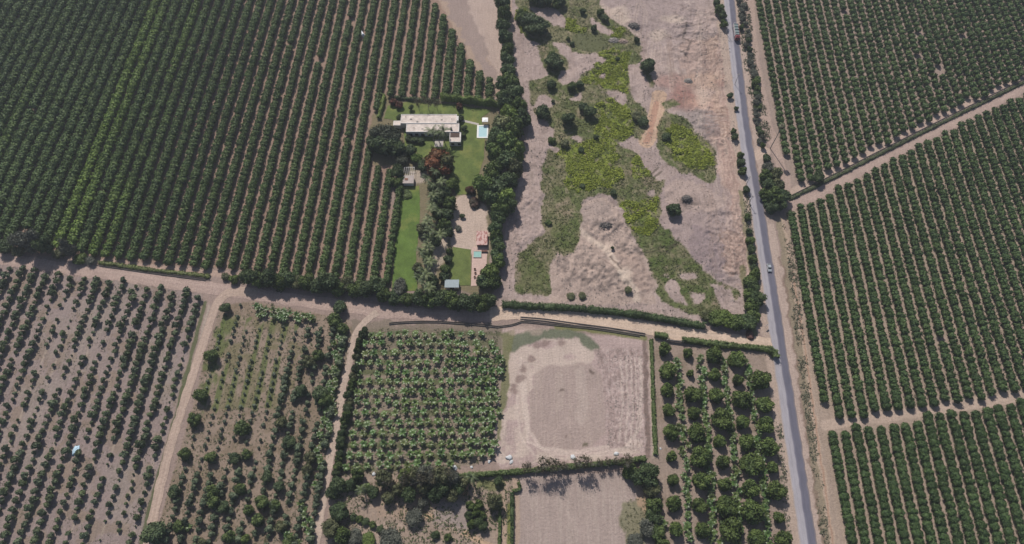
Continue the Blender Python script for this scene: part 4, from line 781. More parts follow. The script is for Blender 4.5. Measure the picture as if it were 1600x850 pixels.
# south-centre garden
SG = [(622, 765, 2.6, 5, 'olive'), (640, 772, 3.0, 6, 'dark'), (664, 762, 2.8, 6, 'olive'), (690, 764, 3.2, 6, 'dark'), (706, 775, 2.8, 5, 'olive'), (583, 770, 2.4, 4, 'dark'), (606, 778, 2.6, 4, 'olive'), (660, 785, 2.2, 3, 'grey'), (725, 752, 2.6, 5, 'olive'), (552, 808, 1.4, 1.6, 'dark'), (562, 811, 1.4, 1.6, 'mango'), (572, 815, 1.5, 1.6, 'dark'), (582, 820, 1.4, 1.6, 'mango'), (594, 827, 1.4, 1.6, 'dark'), (680, 836, 1.5, 2, 'dark'), (700, 840, 1.5, 2, 'mango'), (560, 742, 2.6, 5, 'mango'), (548, 757, 2.4, 4, 'dark'), (528, 758, 3.0, 5, 'dark'), (520, 770, 2.6, 4, 'dark'), (600, 748, 3.4, 7, 'olive'), (634, 742, 3.0, 6, 'lime'), (650, 742, 3.4, 7, 'olive'), (668, 742, 4.2, 8, 'grey'), (690, 744, 4.0, 8, 'olive'), (706, 746, 3.2, 7, 'grey'), (715, 762, 3.0, 5, 'dark'), (680, 770, 3.4, 5, 'dark'), (646, 808, 3.8, 3.4, 'grey'), (555, 838, 3.4, 3, 'grey'), (610, 842, 4.6, 4, 'grey'), (575, 846, 3.0, 2, 'lime'), (530, 800, 3.6, 5, 'dark'), (518, 826, 3.6, 5, 'olive'), (535, 838, 3.0, 5, 'mango'), (772, 785, 3.2, 6, 'olive'), (778, 752, 1.8, 3, 'dark'),
      (735, 790, 1.8, 3.4, 'mango'), (733, 806, 1.8, 3.4, 'dark'), (736, 820, 1.7, 3.2, 'mango'), (744, 800, 1.9, 3.6, 'mango'), (746, 816, 1.9, 3.4, 'dark'), (749, 788, 1.7, 3.2, 'mango'), (753, 806, 1.7, 3.2, 'mango'), (755, 822, 1.7, 3.2, 'dark'),
      (1000, 745, 3.6, 6, 'dark'), (1012, 736, 3.6, 7, 'dark'), (1016, 752, 3.2, 6, 'dark'), (985, 738, 3.2, 5, 'mango'), (1018, 765, 3.4, 5, 'olive'), (1022, 790, 3.2, 5, 'mango'), (1020, 805, 3.0, 4.5, 'dark'), (1010, 826, 3.6, 4, 'grey'), (1026, 832, 3.2, 4.5, 'mango'), (992, 846, 3.4, 3, 'grey'), (1035, 850, 2.6, 4, 'mango')]
for i, (px, py, r, h, k_) in enumerate(SG):
    a = 'left garden' if px < 800 else 'lot'
    tree('garden_tree', px, py, r, h, k_, ('%s tree in the southern garden, %s counting from the lane side' if px < 800 else '%s tree at the east end of the south lot, %s from the hedge') % ({'dark': 'dark', 'mango': 'green', 'olive': 'olive', 'grey': 'pale grey-green', 'lime': 'yellow-green'}[k_], nth(i + 1 if px < 800 else i - 44)), 'tree', 'garden trees south of the banana plot' if px < 800 else 'trees between south lot and mango block', zc=h * .5)

# ------------------------------------------------------------------ banana plants
M_BAN = leaf_mat('banana_leaf', (1, 1, 1), .3, .25, .5, .4)
def banana_tpl(seed, n=11, L=2.35, up=1.7):
    rg = np.random.default_rng(seed); Vs, Qs, Cs, off = [], [], [], 0
    for k in range(n):
        a = k * 2.399 + rg.uniform(-.3, .3); el = rg.uniform(.35, 1.15); l = L * rg.uniform(.75, 1.15); wd = .38 * rg.uniform(.8, 1.2); seg = 5
        p = np.array([0, 0, up * rg.uniform(.85, 1.05)]); d = np.array([math.cos(a) * math.cos(el), math.sin(a) * math.cos(el), math.sin(el)]); side = np.array([-math.sin(a), math.cos(a), 0])
        c = np.array([.10, .152, .042]) * rg.uniform(.7, 1.25); rows = []
        for s in range(seg + 1):
            t = s / seg; w_ = wd * math.sin(math.pi * min(1, .12 + .9 * t)) * 1.15 + .02; rows += [p - side * w_ + np.array([0, 0, .09]), p.copy(), p + side * w_ + np.array([0, 0, .09])]
            p = p + d * l / seg; d = d + np.array([0, 0, -.30 - .1 * rg.random()]); d /= np.linalg.norm(d)
        Vs += rows; Cs += [c] * len(rows)
        for s in range(seg): b0 = off + s * 3; Qs += [(b0, b0 + 1, b0 + 4, b0 + 3), (b0 + 1, b0 + 2, b0 + 5, b0 + 4)]
        off += len(rows)
    st = 7; ring = []
    for z, r in ((-.2, .2), (up, .1)):
        for k in range(st): ring.append((r * math.cos(k * 6.283 / st), r * math.sin(k * 6.283 / st), z))
    Vs += [np.array(q) for q in ring]; Cs += [np.array([.16, .15, .07])] * len(ring)
    for k in range(st): j = (k + 1) % st; Qs.append((off + k, off + j, off + st + j, off + st + k))
    return Tpl(np.array(Vs), np.zeros((0, 3), np.int32), np.array(Qs), np.array(Cs))
BAN = [banana_tpl(500 + k, 9 + k % 4) for k in range(6)]
bans = []
def ban(x, y, s, label, group, g=1.0):
    bans.append(dict(x=x, y=y, t=int(rng.integers(6)), rot=rng.uniform(0, 6.28), s=(s, s, s * rng.uniform(.9, 1.15)), tint=(g * rng.uniform(.85, 1.15), g * rng.uniform(.9, 1.1), g), label=label, group=group))
QG = PP([(568, 528), (600, 518), (782, 524), (784, 600), (775, 700), (764, 716), (700, 728), (552, 742), (540, 735), (550, 640), (560, 560)])
rowi = 0; y = P(600, 524)[1]
while y > P(600, 745)[1]:
    rowi += 1; n = 0; x = -78 + rng.uniform(0, 2)
    while x < 0:
        yy_ = y + .012 * (x + 40)
        if in1(x, yy_, QG):
            n += 1; east = x > P(735, 600)[0]
            if rng.random() > .01:
                ban(x + rng.normal() * .3, yy_ + rng.normal() * .35, rng.uniform(.85, 1.2) * (1.12 if east else .97), 'banana plant, %s from the lane hedge in the %s row below the dirt road' % (nth(n), nth(rowi)), 'banana plants of the banana plot', 1.0)
        x += rng.uniform(3.2, 4.0) if x > P(735, 600)[0] else rng.uniform(3.6, 4.5)
    y -= 4.35
def col_ban(pts, step, nm, grp, s0=.8, s1=1.1, wob=.8):
    L = smooth_line(PP(pts), 1.0); acc = 0; n = 0
    for a, b_ in zip(L[:-1], L[1:]):
        acc += (b_ - a).length
        if acc > step:
            acc = 0; n += 1; ban(b_.x + rng.normal() * wob, b_.y + rng.normal() * .4, rng.uniform(s0, s1), 'banana plant, %s down %s' % (nth(n), nm), grp, .85)
for i, q in enumerate([[(1056, 556), (1060, 600), (1063, 640), (1067, 700), (1071, 760), (1075, 850)], [(1091, 552), (1096, 590), (1099, 640), (1104, 690), (1110, 770), (1116, 850)], [(1129, 558), (1133, 600), (1139, 650), (1144, 700), (1150, 770), (1155, 850)], [(1165, 560), (1171, 610), (1178, 670), (1186, 720), (1192, 770), (1198, 850)], [(1030, 800), (1034, 850)]]):
    col_ban(q, 1.6, 'the %s banana strip between the mango columns' % nth(i + 1) if i < 4 else 'the short strip beside the south lot', 'banana plants between the mango trees', .75, 1.0, .7)
col_ban([(532, 515), (527, 545), (520, 590), (512, 630), (508, 655), (504, 690), (498, 740), (492, 760)], 1.9, 'the thicket beside the narrow pale lane', 'banana thicket west of the narrow lane', .7, 1.0, 1.1)
col_ban([(540, 515), (534, 545), (527, 590), (519, 630), (514, 670)], 1.9, 'the lane-side file of the narrow lane thicket', 'banana thicket west of the narrow lane', .8, 1.1, .8)
col_ban([(478, 780), (474, 810), (468, 850)], 1.2, 'the southern thicket beside the narrow lane', 'banana thicket west of the narrow lane', .8, 1.1, 2.2)
col_ban([(392, 482), (420, 485), (460, 492), (490, 500)], 1.5, 'the shaded clump below the dirt road bend, from the west', 'banana clump below the dirt road bend', .8, 1.1, 1.2)
col_ban([(400, 490), (430, 496), (470, 502)], 1.8, 'the lower shaded clump below the dirt road bend, from the west', 'banana clump below the dirt road bend', .8, 1.1, 1.2)
col_ban([(292, 818), (300, 826)], 1.5, 'the small clump beside the sandy lane end', 'banana clump by the sandy lane', .8, .9, .5)
build_kind('banana_plant', 'banana plant', bans, BAN, M_BAN, 300, 'banana_grove', 'farther banana plants beyond the nearest rows')

# ------------------------------------------------------------------ hedges
HT = {}
def hedge(name, pxs, wd, h, cols, label, cat='hedge', dens=9, leaf=.45, gaps=0.0, seed=0):
    rg = np.random.default_rng(seed + 900); L = smooth_line(PP(pxs), .8); V, T, Q, Cc = [], [], [], []; off = 0; LP, LN, LC = [], [], []; c0, c1 = np.array(cols[0]), np.array(cols[1]); prev = False; prof_n = 7
    for i, p in enumerate(L):
        d = (L[min(i + 1, len(L) - 1)] - L[max(i - 1, 0)]).normalized(); n = Vector((d.y, -d.x)); b = float(vn(i * .35, seed, 2)); b2 = float(vn(i * .9, seed + 2.5, 5)); hh = h * (.55 + .5 * b + .45 * b2); ww = wd * (.6 + .45 * float(vn(i * .3, seed + 5, 3)) + .4 * float(vn(i * .8, seed + 6.5, 4)))
        if gaps and float(vn(i * .12, seed + 3, 6)) < gaps: prev = False; continue
        gg = gz(p.x, p.y) - .1; cc = (c0 + (c1 - c0) * float(vn(i * .2, seed + 8, 1))) * (.75 + .5 * float(vn(i * 1.1, seed + 1.5, 7))); ring = []
        for k in range(prof_n):
            a = math.pi * k / (prof_n - 1); ca, sa = math.cos(a), math.sin(a); q = p + n * (ww / 2 * (abs(ca) ** .6) * (1 if ca > 0 else -1)) * rg.uniform(.8, 1.1)
            ring.append((q.x + rg.normal() * .12, q.y + rg.normal() * .12, gg + hh * sa ** .6 * rg.uniform(.82, 1.05))); 
        V += ring; Cc += [cc] * prof_n
        if prev:
            for k in range(prof_n - 1): Q.append((off - prof_n + k, off - prof_n + k + 1, off + k + 1, off + k))
        off += prof_n; prev = True
        for _ in range(int(dens * 1.8)):
            a = math.pi * rg.uniform(.02, .98); ca, sa = math.cos(a), math.sin(a); q = p + n * (ww / 2 * (abs(ca) ** .6) * (1 if ca > 0 else -1)) + d * rg.uniform(-.5, .5)
            kx = rg.uniform(.9, 1.22); LP.append((p.x + (q.x - p.x) * kx, p.y + (q.y - p.y) * kx, gg + hh * sa ** .6 * kx)); v = np.array([n.x * ca, n.y * ca, sa]) + rg.normal(size=3) * .5; LN.append(v / np.linalg.norm(v)); LC.append(cc * rg.uniform(.6, 1.45))
    LV, LQ = leaf_quads(np.array(LP), np.array(LN), leaf, rg); me = mk_mesh(name, np.concatenate([np.array(V), LV]), None, np.concatenate([np.array(Q), LQ + off]), np.concatenate([np.array(Cc), np.repeat(np.array(LC), 4, 0)]), [M_LEAF])
    return tag(link(name, me), label, cat)
GRH = ((.075, .105, .035), (.10, .135, .045)); DKH = ((.045, .07, .028), (.065, .095, .035)); DRY = ((.12, .12, .065), (.15, .14, .08)); YLH = ((.12, .16, .035), (.15, .19, .045))
hedge('hedge', [(601, 152), (597, 168), (592, 186)], 1.8, 2.2, YLH, 'clipped bright hedge along the west edge of the villa lawn', seed=1)
hedge('hedge', [(689, 156), (720, 159), (745, 162), (778, 166)], 2.4, 4.2, ((.10, .14, .03), (.12, .165, .04)), 'tall clipped hedge casting a deep shadow north of the pool', seed=2, dens=14)
hedge('hedge', [(618, 154), (640, 156), (662, 158), (686, 160)], 1.5, 1.8, DKH, 'low dark hedge at the north edge of the villa lawn', seed=3)
hedge('hedge', [(1022, 524), (1042, 527)], 2.4, 2.4, GRH, 'short clipped hedge block west of the field gate', seed=4, dens=14)
hedge('hedge', [(1065, 532), (1100, 536), (1140, 541), (1185, 545), (1206, 548)], 2.4, 2.2, GRH, 'long green hedge between dirt road and mango block', seed=5, dens=14)
hedge('hedge', [(1200, 549), (1209, 552), (1211, 560)], 3.0, 3.0, GRH, 'bulging hedge end at the paved road corner', seed=6, dens=14)
LH = smooth_line(PP([(572, 518), (563, 536), (558, 560), (553, 590), (547, 620), (541, 650), (535, 690), (528, 730), (523, 760)]), 2.3)
for k, p in enumerate(LH):
    r_ = rr.uniform(1.3, 2.1)
    if float(vn(k * .35, 2.2, 3)) < .22: continue
    tree_at('hedge_tree', p.x + rr.uniform(-.5, .9), p.y, r_, rr.uniform(3, 4.6), rr.choice(['dark', 'mango', 'dark', 'olive']), '%s tree in the line between narrow lane and banana plot, %s from the dirt road' % ('bushy' if r_ > 1.7 else 'slim', nth(k + 1)), 'tree', 'line of trees between lane and banana plot', (rr.uniform(.75, 1.05),) * 3)
hedge('hedge', [(522, 768), (560, 762), (600, 758), (650, 752), (700, 748), (735, 742)], 1.8, 2.2, GRH, 'uneven hedge below the banana plot', seed=8, gaps=.12)
hedge('hedge', [(735, 743), (780, 740), (850, 734), (920, 727), (975, 722), (1008, 717)], 2.0, 2.2, GRH, 'straight hedge below the bare lot', seed=9, dens=13)
hedge('hedge', [(1017, 532), (1019, 580), (1021, 640), (1024, 710)], 1.5, 1.3, GRH, 'narrow grassy hedge along the east edge of the bare lot', seed=10)
hedge('hedge', [(155, 411), (200, 417), (250, 424), (310, 430), (328, 433)], 1.7, 1.2, ((.10, .12, .04), (.13, .15, .05)), 'scruffy green hedge at the foot of the citrus field', seed=11, gaps=.1)
hedge('hedge', [(1232, 312), (1300, 279), (1400, 228), (1500, 178), (1610, 124)], 1.6, 1.0, ((.075, .09, .045), (.095, .11, .055)), 'long grassy hedge beside the diagonal canal', seed=12)
hedge('hedge', [(785, 477), (830, 480), (880, 482), (940, 487), (1000, 494), (1060, 504), (1100, 511)], 2.8, 2.8, DKH, 'dark broken hedge along the north side of the sandy road', seed=13, dens=16, gaps=.22)
hedge('hedge', [(800, 770), (800, 800), (800, 860)], 1.3, 2.0, DKH, 'narrow dark hedge west of the southern lot', seed=14)
hedge('hedge', [(781, 775), (781, 820), (780, 860)], 1.0, 1.2, GRH, 'thin hedge beside the garden path', seed=15)
hedge('hedge', [(810, 754), (812, 764), (801, 768)], 1.2, 1.6, GRH, 'curved hedge at the head of the garden path', seed=17)

# ------------------------------------------------------------------ palms
M_FROND = leaf_mat('palm_frond', (1, 1, 1), .2, .2, .35, .5)
def palm_crown(name, seed, n=18, L=2.6, droop=.22, col=(.08, .10, .05), fan=False, wd=.45):
    rg = np.random.default_rng(seed); Vs, Qs, Cs, off = [], [], [], 0
    for k in range(n):
        a = k * 2.399 + rg.uniform(-.2, .2); el = rg.uniform(-.25, 1.1); l = L * rg.uniform(.8, 1.1); p = np.zeros(3); d = np.array([math.cos(a) * math.cos(el), math.sin(a) * math.cos(el), math.sin(el)]); side = np.array([-math.sin(a), math.cos(a), 0]); seg = 9; c = np.array(col) * rg.uniform(.7, 1.3)
        for s in range(seg):
            t = (s + .5) / seg; lw = wd * (1 - abs(t - .45) * 1.3) + .12; q = p + d * l / seg; nxt = q + d * l / seg * .9
            for sg in (-1, 1):
                tip = p + side * sg * lw + d * .25 * lw + np.array([0, 0, -.25 * lw]); tip2 = q + side * sg * lw + d * .35 * lw + np.array([0, 0, -.3 * lw])
                mid = p * .45 + q * .55
                Vs += [p, mid, tip2 * .55 + tip * .45 + np.array([0, 0, -.02]), tip]; Cs += [c] * 4; Qs.append((off, off + 1, off + 2, off + 3)); off += 4
            Vs += [p + side * .03, q + side * .03, q - side * .03, p - side * .03]; Cs += [c] * 4; Qs.append((off, off + 1, off + 2, off + 3)); off += 4
            p = q; d = d + np.array([0, 0, -droop]); d /= np.linalg.norm(d)
    return mk_mesh(name, np.array(Vs), None, np.array(Qs), np.array(Cs), [M_FROND])
PC = [palm_crown('crown', 600 + k, 13, 3.0, .17, (.085, .11, .045), wd=.3) for k in range(3)]; PCL = [palm_crown('crown', 620 + k, 14, 2.9, .17, (.15, .18, .075), wd=.3) for k in range(2)]; PFAN = palm_crown('crown', 640, 34, 1.5, .3, (.12, .12, .07), wd=.5)
def palm(px, py, h, s, label, crown=None, group=None, base=False, rz=0.0):
    x, y = P(px, py) if base else P(px, py, h); root = thing('palm_tree', label, 'palm', (x, y, gz(x, y)), rz, group)
    mb = MB(); mb.tube((0, 0, -.2), (.1, 0, h * .5), .24, .19, 9).tube((.1, 0, h * .5), (0, .08, h), .19, .16, 9); mb.build('trunk', M_GREYBARK, root)
    c = link('crown', crown or PC[len(label) % 3], root, (0, .08, h)); c.scale = (s, s, s); return root
palm(675, 205, 8, 1.75, 'tall palm in front of the villa, nearer its west end'); palm(684, 207, 7.5, 1.5, 'middle palm of the three in front of the villa'); palm(692, 205, 8.5, 1.7, 'dark palm in front of the villa nearest its east wing')
palm(1222, 197, 17.5, 1.3, 'very tall solitary fan palm on the verge of the paved road', PFAN)
palm(738, 746, 7, 1.15, 'silvery palm rising above the hedge south of the banana plot'); palm(565, 765, 5, 1.1, 'dark palm in the southern garden near the lane')
rp = random.Random(9); i = 0
PR = []
for k in range(36):
    t_ = k / 35; py = 268 + t_ * 182; px = 672 + 6 * math.sin(k * 2.1) + rp.uniform(-10, 12) - (6 if py > 380 else 0) + (8 if py < 340 else 0); PR.append((px, py))
for k, (px, py) in enumerate(PR):
    if k % 4 == 1: tree('avenue_tree', px, py, rp.uniform(2.4, 3.2), rp.uniform(4, 6), ['dark', 'mango', 'olive'][k % 3] if k % 2 else 'dark', 'dense tree mixed into the palm avenue, %s from its north end' % nth(k // 4 + 1), 'tree', 'trees and palms of the estate avenue')
    else: palm(px, py, rp.uniform(5.5, 9), rp.uniform(1.1, 1.45), '%s palm of the estate avenue, %s from its north end' % ('pale-fronded' if k % 2 else 'dark-fronded', nth(k - (k + 2) // 4 + 1)), (PCL if k % 2 else PC)[k % 2], 'trees and palms of the estate avenue')
for k, (px, py, r, h) in enumerate([(695, 300, 3.4, 6), (702, 318, 3.4, 6), (698, 335, 3.4, 6), (694, 352, 3.4, 6), (700, 362, 2.6, 5)]):
    tree('avenue_tree', px, py, r, h, 'mango' if k % 2 else 'dark', 'leafy tree on the yard side of the palm avenue, %s from the north' % nth(k + 1), 'tree', 'leafy trees on the yard side of the avenue')

# ------------------------------------------------------------------ bare trees casting branchy shadows over the south lot
def bare_mesh(name, h, seed, mat, tw=1.0, n0=4):
    rg = random.Random(seed); mb = MB()
    def br(p, d, l, r, dep):
        q = p + d * l; mb.tube(p, q, r, r * .6, 4 if dep > 1 else 5)
        if dep >= 4: return
        for k in range(3 if dep else n0):
            nd = (d + Vector((rg.uniform(-1, 1), rg.uniform(-1, 1), rg.uniform(-.2, .5))) * (.62 + .1 * dep)).normalized(); br(p + d * l * rg.uniform(.6, 1), nd, l * rg.uniform(.5, .78), r * .55, dep + 1)
    br(Vector((0, 0, -.2)), Vector((rg.uniform(-.1, .1), rg.uniform(-.1, .1), 1)).normalized(), h * .42, h * .016 * tw, 0)
    bmesh.ops.recalc_face_normals(mb.b, faces=mb.b.faces); me = bpy.data.meshes.new(name); mb.b.to_mesh(me); mb.b.free(); me.materials.append(mat); return me
SPARSE = [tpl_mesh('crown', crown_tpl(700 + k, lobes_for(700 + k, 1.0, 1.6, 6, .45), 520, .11, 1, ((.12, .115, .07), (.15, .14, .09)), core=.0, spread=.5, cut=-1), M_LEAF) for k in range(2)]
# (the sparse crowns have no inner core: keep only their leaves)
BM = [bare_mesh('trunk', 8, 20 + k, M_GREYBARK, 1.0) for k in range(4)]
BT = [(823, 735, 8), (846, 733, 9), (858, 731, 9), (868, 732, 8), (880, 731, 6), (903, 728, 9), (915, 727, 8), (936, 725, 5), (948, 724, 5), (961, 723, 5), (975, 724, 9), (640, 752, 8), (664, 752, 9), (680, 752, 8), (610, 756, 6), (700, 752, 8), (655, 171, 7), (670, 172, 8), (684, 172, 7)]
for i, (px, py, h) in enumerate(BT):
    x, y = P(px, py); g_ = 'leafless trees along the hedges'
    lb = 'sparse leafless tree on the hedge above the south lot, %s from the west' % nth(i + 1) if i < 11 else 'thin leafless tree over the southern garden, %s counting from the north' % nth(i - 10) if i < 16 else 'bare grey tree leaning over the villa roof, %s from the west' % nth(i - 15)
    root = thing('bare_tree', lb, 'tree', (x, y, 0), i * 1.3, g_); t = link('trunk', BM[i % 4], root); h *= 1.25; t.scale = (h / 8,) * 3
    c = link('crown', SPARSE[i % 2], root); c.scale = (h * .3, h * .3, h * .6); c.color = (1, .95, .95, 1)

veg &= pd > 1.2; yg &= pd > 1.2
# ------------------------------------------------------------------ ground scrub (real leaf clumps)
def scatter(name, mask, n, smin, smax, col0, col1, label, hgt=.5, per=5, seed=1, mat=M_LEAF, thr=None):
    rg = np.random.default_rng(seed); J, I = np.nonzero(mask); sel = rg.integers(0, len(J), n); J, I = J[sel], I[sel]
    X = GX[J, I] + rg.uniform(-.4, .4, n); Y = GY[J, I] + rg.uniform(-.4, .4, n); Zc = Z[J, I]; s = rg.uniform(smin, smax, n) * (.5 + 1.0 * fbm(X, Y, 6, 3, 4))
    X = np.repeat(X, per) + rg.normal(size=n * per) * np.repeat(s, per) * .5; Y = np.repeat(Y, per) + rg.normal(size=n * per) * np.repeat(s, per) * .5
    Zp = np.repeat(Zc, per) + rg.uniform(.1, 1, n * per) * hgt * np.repeat(s, per); nn = rg.normal(size=(n * per, 3)) * .6 + np.array([0, 0, 1]); nn /= np.linalg.norm(nn, axis=1, keepdims=True)
    V, Q = leaf_quads(np.stack([X, Y, Zp], 1), nn, np.repeat(s, per) * .75, rg)
    m_ = rg.random((n, 1)) * .6 + .4 * fbm(X[::per], Y[::per], 5, 3, 2)[:, None]; c = np.array(col0) + (np.array(col1) - np.array(col0)) * m_
    me = mk_mesh(name, V, None, Q, np.repeat(c, per * 4, 0), [mat]); return tag(link(name, me), label, kind='stuff')
scatter('undergrowth', yg & (fbm(GX, GY, 2.6, 4, 2) > .47), 12500, .25, .85, (.09, .12, .025), (.33, .37, .045), 'bright yellow-green leafy scrub covering parts of the riverbed', .8, 5, 21)
scatter('scrub', vs_ > .35, 15000, .15, .7, (.065, .085, .03), (.15, .15, .06), 'dull green low scrub across the riverbed', .6, 4, 22)
scatter('weeds', wrap_mask(FF, 0, 1) | (wrap_mask(FG, 0, 0)) | wrap_mask([(980, 780), (1010, 765), (1020, 900), (985, 900)], 3, 3), 7000, .2, .65, (.09, .10, .05), (.16, .15, .08), 'weeds and grass tufts between orchard rows', .5, 4, 23)
vm = (segdist([(1229, 350), (1240, 440), (1262, 637), (1293, 860)]) < 1.7) | (segdist([(1166, 300), (1178, 420), (1182, 500)]) < 1.4) | (segdist([(1160, 0), (1172, 100), (1194, 212)]) < 3.5) | (segdist([(1214, 640), (1234, 850)]) < .9)
scatter('verge_grass', vm & (fbm(GX, GY, 5, 4, 6) > .42), 2600, .25, .8, (.10, .105, .065), (.17, .16, .11), 'dry grass and weeds on the verges of the paved road', .6, 4, 24)
scatter('field_weeds', wrap_mask(FE, 0, 1) & (fbm(GX, GY, 4, 3, 3) > .5), 4500, .15, .45, (.12, .11, .07), (.18, .16, .11), 'pale dry weeds scattered on the grey field soil', .3, 4, 25)
scatter('garden_scrub', K1 & (fbm(GX, GY, 12, 4, 5) > .42), 2600, .2, .7, (.065, .085, .035), (.12, .13, .06), 'dry and green undergrowth below the garden trees', .6, 4, 27)
scatter('clods', (rgh & lot) | wrap_mask([(985, 540), (1015, 540), (1016, 710), (985, 705)], 1, 1), 2300, .12, .4, (.14, .12, .105), (.34, .30, .27), 'broken clods and dry stubble on the east half of the bare lot', .4, 2, 28)
scatter('rubble', (RM & ~veg & (BIG > .45)) | rough, 3600, .18, .6, (.16, .14, .125), (.3, .26, .235), 'stones and clods strewn over the riverbed', .35, 3, 26, M_LEAF)

# ------------------------------------------------------------------ estate buildings
WHITE = plain('white_plaster', (.60, .57, .54), var=.08, scale=.7); ROOF = plain('roof_screed', S(204, 190, 180), var=.28, scale=.5); DARKG = plain('dark_glass', (.03, .035, .04), rough=.15, spec=.6, var=.1)
CONC = plain('concrete', S(176, 168, 160), var=.15, scale=1.2); RUST = plain('rusty_metal', (.18, .09, .06), var=.4, scale=2)
ZR = 3.7
def q3(px, py, z=ZR): return P(px, py, z)
villa = thing('villa', 'large white flat-roofed villa among lawns and palms', 'house', (*q3(672, 195), 0)); vx, vy = q3(672, 195)
def loc(px, py, z=ZR): a, b = q3(px, py, z); return (a - vx, b - vy)
xl, yt = loc(627, 179); xr, _ = loc(714, 181); xl2, yf = loc(637, 206); _, ym = loc(700, 193)
def parapet(mb, x0, y0, x1, y1, z, t=.28, hh=.4):
    mb.box(x0, y0, z, x1, y0 + t, z + hh); mb.box(x0, y1 - t, z, x1, y1, z + hh); mb.box(x0, y0 + t, z, x0 + t, y1 - t, z + hh); mb.box(x1 - t, y0 + t, z, x1, y1 - t, z + hh)
mb = MB(); mb.box(xl, ym, 0, xr, yt, ZR); mb.box(xl + 3.2, yf, 0, xr + 1.4, ym, ZR - .12)
wx0, wy0 = loc(702, 221); wx1, wy1 = loc(721, 192)
mb.box(wx0, wy0, 0, wx1, yf, ZR - .5); mb.build('wall', WHITE, villa)
mb = MB(); mb.box(xl + .3, ym + .3, ZR, xr - .3, yt - .3, ZR + .06); mb.box(xl + 3.5, yf + .3, ZR - .12, xr + 1.1, ym - .05, ZR - .06); mb.box(wx0 + .3, wy0 + .3, ZR - .5, wx1 - .3, wy0 + 3.4, ZR - .44); rf = mb.build('roof', ROOF, villa)
mb = MB(); parapet(mb, xl, ym, xr, yt, ZR, .25, .28); parapet(mb, xl + 3.2, yf, xr + 1.4, ym - .01, ZR - .12, .25, .2); parapet(mb, wx0, wy0, wx1, yf - .01, ZR - .5, .25, .25); mb.build('parapet', WHITE, rf)
mb = MB(); tx, ty = loc(705, 202); mb.tube((tx, ty, ZR - .2), (tx, ty, ZR + 1.1), .55, .55, 14); mb.build('water_tank', plain('tank', (.10, .09, .09), var=.1), rf, smooth=False)
for k, (px, py) in enumerate([(634, 183), (647, 200), (677, 200), (706, 187)]):
    mb = MB(); a, b = loc(px, py); zb = ZR + .05 if py < 193 else ZR - .07; mb.tube((a, b, zb), (a, b, zb + .9), .1, .1, 7); mb.build('vent_pipe', RUST, rf)
for k, (px, py) in enumerate([(642, 186), (660, 201), (690, 187), (652, 190)]):
    mb = MB(); a, b = loc(px, py); zb = ZR + .05 if py < 193 else ZR - .2; mb.box(a - .45, b - .35, zb, a + .45, b + .35, zb + .35, .05); mb.build('skylight', CONC, rf)
mb = MB(); lx0, ly0 = loc(614, 193); lx1, ly1 = loc(626.5, 187); mb.box(lx0, ly0 - .5, 0, xl, ly1, 2.9); an = mb.build('annex', WHITE, villa)
mb = MB(); mb.box(lx0 + .25, ly0 - .25, 2.9, xl - .02, ly1 - .25, 2.98); mb.build('annex_roof', ROOF, an)
# patio opening: flat panel, recess shade painted dark; doors and windows on the front
mb = MB(); a0, b0 = loc(703, 215, 3.2); a1, b1 = loc(718, 209, 3.2); mb.box(a0, b0 + .2, ZR - .438, a1, b1 + .6, ZR - .30); mb.build('patio_recess_panel', plain('recess_shade_brown', (.07, .045, .035), var=.3), villa)
for k in range(5):
    f = xl + 4.6 + k * 3.1
    if f + 1.6 > wx0: break
    mb = MB(); mb.box(f, yf - .05, .5 if k % 2 else .05, f + 1.7, yf - .003, 2.4); w_ = mb.build('window' if k % 2 else 'door', DARKG, villa)
    mb = MB(); mb.box(f - .12, yf - .09, 2.41, f + 1.82, yf - .003, 2.52); mb.build('frame', WHITE, w_)
for k in range(2):
    f = wx0 + .8 + k * 3.4; mb = MB(); mb.box(f, wy0 - .05, .6, f + 1.6, wy0 - .003, 2.3); w_ = mb.build('window', DARKG, villa); mb = MB(); mb.box(f - .1, wy0 - .1, .47, f + 1.7, wy0 - .003, .58); mb.build('sill', WHITE, w_)
mb = MB(); a, b = loc(714, 184); mb.box(a + .1, b - 2.5, 0, a + .9, b + .4, 4.6); mb.build('chimney', WHITE, villa)
mb = MB(); a, b = loc(686, 224, 0); mb.box(a - 2.2, b - 2.4, .14, a + 2.2, b + 2.2, .26); mb.build('terrace', CONC, villa)
# pool
pq = PP([(745, 194), (763, 196), (762, 217), (745, 216)]); px0, py0 = pq[3]; px1, py1 = pq[1]
pool = thing('swimming_pool', 'small pale blue swimming pool with white coping beside the windbreak', 'pool', ((px0 + px1) / 2, (py0 + py1) / 2, 0)); hx, hy = (px1 - px0) / 2, (py1 - py0) / 2
mb = MB(); mb.box(-hx, -hy, .0, -hx + .9, hy, .3); mb.box(hx - .7, -hy, .0, hx, hy, .3); mb.box(-hx + .9, -hy, .0, hx - .7, -hy + .7, .3); mb.box(-hx + .9, hy - .7, .0, hx - .7, hy, .3); mb.build('coping', plain('coping', (.66, .66, .64), var=.06), pool)
m, t, b = newmat('pool_water'); b.inputs['Base Color'].default_value = (.34, .50, .53, 1); b.inputs['Roughness'].default_value = .15; g = N(t, 'ShaderNodeNewGeometry').outputs['Position']; bp = N(t, 'ShaderNodeBump'); bp.inputs['Distance'].default_value = .03; t.links.new(noise(t, 3, 2, .5, g), bp.inputs['Height']); t.links.new(bp.outputs[0], b.inputs['Normal'])
mb = MB(); mb.box(-hx + .9, -hy + .7, .05, hx - .7, hy - .7, .2); mb.build('pool_basin', m, pool)
sheet('garden_path', [(721, 186.5), (748, 193), (748, 196), (721, 190)], .16, S(210, 200, 190), CONC, 'pale path from the villa to the pool', .02)
